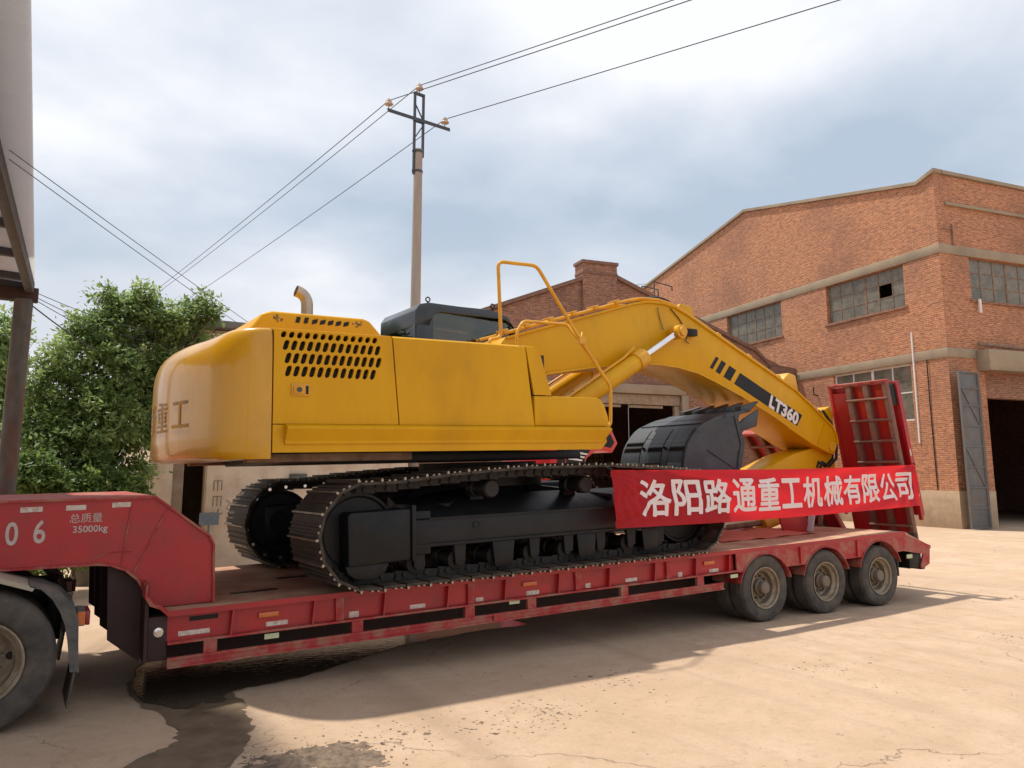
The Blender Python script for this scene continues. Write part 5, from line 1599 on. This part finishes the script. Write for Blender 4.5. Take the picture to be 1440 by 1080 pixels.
g = G(); g.grid(lambda u, v: ban(u, v), 200, 40)
bn = g.build('banner', BANN, smooth=80)
bn.matrix_world = TM
tag(bn, 'long red cloth banner with white Chinese characters stretched from the track to the ramp', 'banner')
def sx_of(x): return (x - BT0.x) / (BT1.x - BT0.x)
# equal spacing along the cloth
chars = '洛阳路通重工机械有限公司'
s_a, s_b = .052, .975
cwid = (s_b - s_a) / 12
for i, ch in enumerate(chars):
    me = text_mesh(ch, 1.0, .006)
    bm = bmesh.new(); bm.from_mesh(me); bmesh.ops.triangulate(bm, faces=bm.faces)
    bmesh.ops.subdivide_edges(bm, edges=[e_ for e_ in bm.edges if e_.calc_length() > .2], cuts=2); bmesh.ops.triangulate(bm, faces=bm.faces); bm.to_mesh(me); bm.free()
    xs = [v.co.x for v in me.vertices]; ys = [v.co.y for v in me.vertices]
    mx_, my_ = (min(xs) + max(xs)) / 2, (min(ys) + max(ys)) / 2
    hx, hy = (max(xs) - min(xs)) / 2, (max(ys) - min(ys)) / 2
    sc_c = s_a + cwid * (i + .5)
    base_v = [v.co.copy() for v in me.vertices]; base_f = [tuple(p.vertices) for p in me.polygons]
    g = G()
    for kk, (ox, oy) in enumerate(((0, 0), (.020, .006), (-.020, -.006), (.006, -.016), (-.006, .016))):
        g.add([ban(sc_c + (c.x - mx_ + ox) / max(hx, .38) * cwid * .44, .50 - (c.y - my_ + oy) / max(hy, .40) * .32, .006 + .0006 * kk) for c in base_v], base_f)
    g.build('character', BCHR, bn, smooth=0)
# cords that hold the banner
for nm_, p, q, lb in (('banner_cord', BT1, Vector((4.50, .56, 2.02)), 'short cord tying the red banner to the ramp'), ('banner_cord', BT0, Vector((-2.80, -.16, 2.12)), 'short cord tying the red banner to the track')):
    G().tube([p, q], .008, 6).build('tie_cord', CHAIN, bn)
# crumpled red cloth left on the deck
def clf(u, v):
    x = .05 + 2.05 * u; y = .75 + 1.3 * v
    return (x, y, .985 + .10 * max(0, sin(pi * u)) ** .7 * max(0, sin(pi * v)) ** .6 * (.55 + .45 * sin(9 * u + 4 * v) * cos(7 * v - 3 * u)) + .008 * sin(23 * u + 11 * v))
cl = G().grid(clf, 60, 40).build('red_cloth', FADEDCLOTH, smooth=70); cl.matrix_world = TM
tag(cl, 'crumpled red cloth lying on the trailer deck below the banner', 'cloth')

def px(u, v, y):
    d = fwd * 1110 + rgt * (u - 720) - upv * (v - 502)
    return CAM + d * ((y - CAM.y) / d.y)


# ================================================================ utility pole and lines
PB = Vector((.10, 11.75, 0))
wd_ = radians(97.1); wr_ = Vector((cos(radians(-64)), sin(radians(-64)), 0))                         # direction in which the line runs away
wl_ = Vector((cos(wd_), sin(wd_), 0)); wc_ = Vector((wl_.y, -wl_.x, 0))
PO = thing('utility_pole', 'tall concrete utility pole with steel crossarm behind the excavator cab', 'utility pole', frame(PB, wc_))
g = G(); g.tube([(0, 0, 0), (0, 0, 10.95)], [.165, .118], 20); g.build('shaft', POLEC, PO)
for x in (-.14, .14):
    g = G(); g.box(x - .03, x + .03, -.03, .03, 10.2 if x < 0 else 10.75, 12.62); g.build('angle_bar', STEEL, PO)
g = G(); g.box(-.17, .17, -.035, .035, 12.56, 12.63); g.box(-.17, .17, -.035, .035, 11.75, 11.82); g.bar((-.14, 0, 12.3), (.14, 0, 11.85), .03, .03, (0, 1, 0)); g.bar((.14, 0, 11.7), (-.14, 0, 11.25), .03, .03, (0, 1, 0)); g.build('brace', STEEL, PO)
for z in (10.30, 10.88):
    g = G(); g.lathe([(.135, z - .03), (.135, z + .03)], (0, 0, 0), 'z', 20); g.box(-.17, -.11, -.05, .05, z - .03, z + .03); g.build('clamp_band', STEEL, PO)
g = G(); g.box(-1.02, 1.02, -.05, -.037, 11.76, 11.85); g.box(-1.02, 1.02, -.05, .02, 11.85, 11.862); g.build('crossarm', STEEL, PO)
INS = [(-.98, -.02, 11.86), (0.0, 0, 12.63), (.86, -.02, 11.86)]
for p in INS:
    g = G(); g.lathe([(.018, 0), (.018, .10), (.10, .11), (.125, .13), (.11, .16), (.07, .18), (.085, .20), (.075, .235), (.03, .255), (.03, .29), (.001, .295)], p, 'z', 18); g.build('insulator', PORC, PO)
MP = frame(PB, wc_)


far_ = PO.copy(); COL.objects.link(far_); far_.matrix_world = Matrix.Translation(wl_ * 62 + Vector((0, 0, -1.2))) @ PO.matrix_world
far_['label'] = 'distant utility pole hidden behind the broadleaf tree'; far_['group'] = PO['group'] = 'concrete poles of the overhead line'
for ch in list(PO.children):
    c2 = ch.copy(); COL.objects.link(c2); c2.parent = far_


def wire(a, b_, sag, r, label, group='overhead lines at the utility pole', nm='power_line', n=40):
    pts = []
    for k in range(n + 1):
        t = k / n
        p = a.lerp(b_, t); p.z -= sag * 4 * t * (1 - t); pts.append(p)
    o_ = G().tube(pts, r, 6).build(nm, STEEL); tag(o_, label, 'cable', group)
    return o_


for p, nm_ in zip(INS, ('hung from the outer left insulator', 'hung from the topmost insulator', 'hung from the right insulator')):
    q = MP @ (Vector(p) + Vector((0, 0, .24)))
    wire(q, q + wl_ * 62 + Vector((0, 0, -1.2)), .55, .013, 'power line running off behind the tree, ' + nm_)
    wire(q, q + wr_ * 45 + Vector((0, 0, .4)), .15, .013, 'power line running overhead towards the yard, ' + nm_)
def pz(u, v, z):
    d = fwd * 1110 + rgt * (u - 720) - upv * (v - 502)
    return CAM + d * ((z - CAM.z) / d.z)


wire(pz(13, 211, 4.285), PB + Vector((-.10, -.08, 3.15)), .10, .0035, 'upper of two thin cables from the canopy roof to the utility pole', 'thin service cables', 'service_cable')
wire(pz(13, 224, 4.285), PB + Vector((-.10, -.08, 2.95)), .10, .0035, 'lower of two thin cables from the canopy roof to the utility pole', 'thin service cables', 'service_cable')
cc_ = MC @ Vector((-.05, .04, 4.2))
for k, (dx, dz) in enumerate(((0, 0), (0, -.06), (0, -.1))):
    wire(cc_ + Vector((0, 0, dz)), Vector((-6.0 - .1 * k, 9.97, 4.85 - .25 * k)), .12, .005, ('top', 'middle', 'lowest')[k] + ' of three thin cables from the canopy corner into the tree', 'thin cables at the canopy post', 'service_cable')
wire(cc_ + Vector((-.08, 0, -.14)), Vector((-7.75, 6.4, 3.85)), .02, .009, 'steep guy cable from the canopy post down into the tree', 'thin cables at the canopy post', 'service_cable')

# ================================================================ red lorry parked beyond the trailer
RL = thing('red_lorry', 'red lorry cab with white grille parked between the trailer and the workshop', 'truck', frame((3.4, 8.3, 0), (1, .0, 0)))
g = G(); g.prism([(-1.25, .95), (-1.25, 3.3), (.3, 3.3), (.62, 3.12), (.82, 2.74), (.64, 2.50), (.38, 2.56), (.10, 2.53), (-.15, 2.36), (-.24, 2.2), (-.24, .95)], 0, 2.3)
cb_ = g.build('cab_shell', TRED, RL, .03)
g = G(); g.prism([(.36, 2.66), (.58, 2.62), (.70, 2.76), (.54, 3.02), (.40, 3.0)], -.012, -.002); g.build('side_window', BLK, cb_)
g = G(); g.box(-1.06, -.83, -.012, -.002, 2.0, 2.62); g.build('door_gap_panel', BLK, cb_)
g = G(); g.box(-2.0, 1.9, .1, 2.2, .7, .95); g.build('frame', BLK, RL, .02)
for k in range(3):
    g = G(); g.prism([(-.74 + k * .10, 2.32 + k * .075), (-.34 + k * .08, 2.28 + k * .075), (-.32 + k * .08, 2.315 + k * .075), (-.70 + k * .10, 2.37 + k * .075)], -.03, -.004); g.build('grille_bar', WHITE, cb_)
g = G(); g.prism([(-.80, 2.1), (-.26, 2.1), (-.22, 2.36), (-.05, 2.56), (-.78, 2.58)], -.0035, -.0015); g.build('grille_panel', BLK, cb_)
for x in (-1.2, 1.2):
    for flip, y0 in ((False, .02), (True, 2.28)):
        put_wheel(RL, Matrix.Translation((x, y0, KR - .005)) @ (Matrix.Rotation(pi, 4, 'Z') if flip else Matrix.Identity(4)), ty2, ri2, hu2, ho2, KI, .15, True)
    g = G(); g.tube([(x, .2, KR), (x, 2.1, KR)], .09, 12); g.build('axle', BLK, RL)
g = G(); g.box(.55, 2.0, .1, 2.2, .95, 1.4); g.build('load_bed', TRED, RL, .02)

# ================================================================ trees and shrubs
def leaf_cloud(blobs, n_clump, n_leaf, size, seed, droop=.3, clump_r=.26):
    """leaf faces in clumps through the volume of the blobs; returns mesh with a tone attribute"""
    rnd = random.Random(seed)
    V = []; F = []; T = []
    wts = [b[1] ** 2 for b in blobs]
    for _ in range(n_clump):
        c, r = rnd.choices(blobs, wts)[0]
        while True:
            d = Vector((rnd.uniform(-1, 1), rnd.uniform(-1, 1), rnd.uniform(-1, 1)))
            if .05 < d.length < 1: break
        d.normalize()
        p = c + d * r * (rnd.random() ** .42)
        if p.z < .12: p.z = rnd.uniform(.12, .5)
        p += Vector((rnd.gauss(0, .09), rnd.gauss(0, .09), rnd.gauss(0, .07)))
        tone = min(1, max(0, rnd.gauss(.42, .2) + .22 * sin(3.1 * c.x + 2.3 * c.z)))
        ax = Vector((rnd.gauss(0, 1), rnd.gauss(0, 1), rnd.gauss(-.1, .5))).normalized()
        for k in range(n_leaf):
            q = p + ax * rnd.uniform(-1, 1) * clump_r + Vector((rnd.gauss(0, .35), rnd.gauss(0, .35), rnd.gauss(0, .28))) * clump_r
            out_d = (d * .5 + Vector((rnd.gauss(0, .6), rnd.gauss(0, .6), rnd.gauss(-droop, .4)))).normalized()
            sd = out_d.cross(Vector((rnd.gauss(0, .4), rnd.gauss(0, .4), 1))).normalized()
            l_ = size * rnd.uniform(.6, 1.35); wv = sd * l_ * .24
            nn = sd.cross(out_d) * l_ * .08
            i0 = len(V)
            V += [q, q + out_d * l_ * .45 + wv - nn, q + out_d * l_, q + out_d * l_ * .45 - wv - nn]
            F += [(i0, i0 + 1, i0 + 2), (i0, i0 + 2, i0 + 3)]
            tt = min(1, max(0, tone + rnd.gauss(0, .12)))
            T += [tt, tt]
    me = bpy.data.meshes.new('crown')
    me.from_pydata([tuple(v) for v in V], [], F)
    at_ = me.attributes.new('tone', 'FLOAT', 'FACE')
    at_.data.foreach_set('value', T)
    return me


def tree(name, label, base, blobs, n_clump, n_leaf, size, seed, mat=LEAF, trunk_r=.16, group=None, clump_r=.26):
    rnd = random.Random(seed + 1)
    o_ = thing(name, label, 'tree' if trunk_r > .05 else 'shrub', Matrix.Translation(base), group)
    me = leaf_cloud([(b[0] - base, b[1]) for b in blobs], n_clump, n_leaf, size, seed, clump_r=clump_r)
    link('crown', me, mat, o_)
    g = G()
    topc = sum((b[0] - base for b in blobs), Vector()) / len(blobs)
    fork = Vector((topc.x * .3, topc.y * .3, max(.25, topc.z * .38)))
    g.tube([(0, 0, 0), tuple(fork * .5 + Vector((.05, .03, 0))), tuple(fork)], [trunk_r * 1.25, trunk_r, trunk_r * .85], 10)
    for b in blobs:
        e_ = b[0] - base
        m_ = fork.lerp(e_, .5) + Vector((rnd.uniform(-.2, .2), rnd.uniform(-.2, .2), rnd.uniform(0, .25))) * b[1]
        kr = min(1, b[1] / .55) ** 1.3
        g.tube([tuple(fork), tuple(m_), tuple(e_)], [trunk_r * .6 * kr, trunk_r * .3 * kr, trunk_r * .1 * kr], 7)
        for k in range(5 if b[1] > .3 else 1):
            d = Vector((rnd.uniform(-1, 1), rnd.uniform(-1, 1), rnd.uniform(-.3, 1))).normalized() * b[1] * .85
            g.tube([tuple(m_.lerp(e_, .5 + .1 * k)), tuple(e_ + d)], [trunk_r * .16 * kr, trunk_r * .04], 5)
    g.build('trunk', BARK, o_)
    return o_


K = 1110.0
rt_ = random.Random(77)
SPRIGS = [(rt_.uniform(95, 300), 0, rt_.uniform(5, 11)) for _ in range(24)]
SPRIGS = [(u, 452 - 34 * sin(pi * min(1, max(0, (u - 60) / 240))) ** .8 + rt_.uniform(-8, 26) + max(0, 150 - u) * .6, r) for u, _, r in SPRIGS]
def bl(u, v, y, rpx):
    p = px(u, v, y); return (p, rpx * .84 * (p - CAM).dot(fwd) / K)
tree('broadleaf_tree', 'dense broadleaf tree with drooping leaves between the canopy post and the counterweight', Vector((-7.6, 8.8, 0)),
     [bl(160, 436, 8.8, 24), bl(132, 470, 8.6, 36), bl(185, 470, 9.0, 46), bl(232, 452, 8.8, 30), bl(276, 438, 8.9, 22), bl(262, 480, 9.2, 42), bl(100, 505, 8.4, 38), bl(75, 490, 8.6, 14), bl(160, 520, 8.6, 60),
      bl(230, 540, 9.0, 55), bl(80, 560, 8.4, 48), bl(140, 590, 8.2, 66), bl(70, 620, 8.2, 48), bl(205, 600, 8.8, 42), bl(110, 660, 8.0, 60), bl(180, 665, 8.6, 36), bl(55, 690, 8.0, 42), bl(292, 425, 8.9, 12), bl(300, 440, 8.9, 9), bl(100, 455, 8.7, 14), bl(210, 428, 8.8, 16), bl(150, 418, 8.8, 12), bl(60, 530, 8.4, 22), bl(40, 600, 8.2, 22)] + [bl(u, v, 8.7, r) for u, v, r in SPRIGS],
     1450, 30, .11, 11, clump_r=.19)
tree('broadleaf_tree', 'thin dark tree standing behind the rusty canopy post', Vector((-10.3, 14.5, 0)),
     [bl(0, 480, 14.5, 30), bl(10, 520, 14.3, 34), bl(42, 478, 14.5, 10), bl(-25, 500, 14.6, 40), bl(5, 570, 14.2, 40), bl(0, 640, 14.0, 45), bl(-40, 600, 14.4, 50), bl(12, 450, 14.5, 10)],
     420, 22, .15, 23, trunk_r=.13)
for i, (u, v, y, r, lb) in enumerate(((45, 665, 7.0, 26, 'bright green bush at the foot of the canopy post'), (110, 690, 7.2, 34, 'rounded green bush in front of the broadleaf tree trunk'),
                                      (170, 690, 7.6, 34, 'green bush beside the cream shed corner'), (38, 800, 6.0, 14, 'low tuft of weeds on the ground under the gooseneck'))):
    c_, r_ = bl(u, v, y, r)
    tree('shrub', lb, Vector((c_.x, c_.y, 0)), [(c_, r_), (c_ + Vector((r_ * .6, 0, -r_ * .3)), r_ * .7), (c_ + Vector((-r_ * .6, .1, -r_ * .4)), r_ * .7), (Vector((c_.x, c_.y, max(.15, c_.z * .45))), r_ * .9)],
         240 if r > 20 else 60, 18, .10, 40 + i, LEAF2, .03, 'bushes around the broadleaf tree', clump_r=.16)

# ================================================================ litter on the yard
def scatter(name, label, cat, pts_fn, n, seed, mat, smin, smax, flat=.5):
    rnd = random.Random(seed); g = G()
    for _ in range(n):
        x, y, z = pts_fn(rnd); s_ = rnd.uniform(smin, smax) * (1 if rnd.random() < .9 else 1.8)
        a = rnd.uniform(0, 6.28)
        vs = []
        for (dx, dy, dz) in ((1, 0, 0), (-.2, .9, 0), (-.9, -.1, 0), (.1, -.8, 0), (rnd.uniform(-.3, .3), rnd.uniform(-.3, .3), flat * rnd.uniform(.6, 1.3))):
            dx *= rnd.uniform(.6, 1.2); dy *= rnd.uniform(.6, 1.2)
            vs.append((x + s_ * (dx * cos(a) - dy * sin(a)), y + s_ * (dx * sin(a) + dy * cos(a)), z + s_ * dz))
        g.add(vs, [(0, 1, 4), (1, 2, 4), (2, 3, 4), (3, 0, 4), (3, 2, 1, 0)])
    o_ = g.build(name, mat, smooth=0, kind='stuff'); tag(o_, label, cat)
    return o_


GRAV = paint('gravel', (.30, .21, .14), (.44, .33, .23), .9, scale=30, bump=0)
SOIL = paint('dark_soil', (.085, .06, .045), (.16, .115, .085), .9, scale=16, dirt=(.30, .22, .15), dirt_amt=.6, dirt_scale=12, bump=.004)


def yard(r):
    while True:
        x, y = r.uniform(-7.5, 14), r.uniform(-7, 2.5)
        if y < -.3 or x > 4.6: return (x, y, 0.0)


scatter('gravel', 'loose gravel and crumbs scattered over the concrete yard', 'gravel', yard, 1500, 4, GRAV, .004, .016)
scatter('leaf_litter', 'dark twigs and leaf scraps on the sunlit concrete', 'litter', lambda r: ((lambda c: (c[0] + r.gauss(0, .22), c[1] + r.gauss(0, .16), 0.0))(r.choice([(-4.9, -1.9), (-5.3, -2.0), (-4.7, -1.7), (-3.7, -1.35), (-1.5, -2.0), (1.6, -2.2), (5.2, -.7), (6.4, -1.6), (-5.9, -1.7)]))), 420, 9, SOIL, .006, .022, .25)
# heap of dark soil by the wet run-off
def heap(u, v):
    x = -7.25 + 1.0 * u; y = -2.38 + .75 * v
    from mathutils import noise as _n
    e_ = max(0, 1 - ((u - .5) / .5) ** 2) * max(0, 1 - ((v - .5) / .5) ** 2)
    q_ = Vector((x, y, 0)); nz_ = _n.fractal(q_ * 6, 1.0, 2.0, 5) * .5 + abs(_n.fractal(q_ * 15, 1.0, 2.0, 4)) * .35
    return (x, y, -.006 + max(0, e_ ** .8 * (.02 + .055 * nz_)))
hp_ = G().grid(heap, 150, 110).build('soil_heap', SOIL, smooth=30); tag(hp_, 'low heap of dark soil and scraps beside the wet run-off', 'soil')
scatter('soil_clods', 'small clods of dark soil around the heap', 'soil', lambda r: (-6.75 + r.gauss(0, .30), -2.0 + r.gauss(0, .2), .004), 700, 15, SOIL, .003, .016, .3)
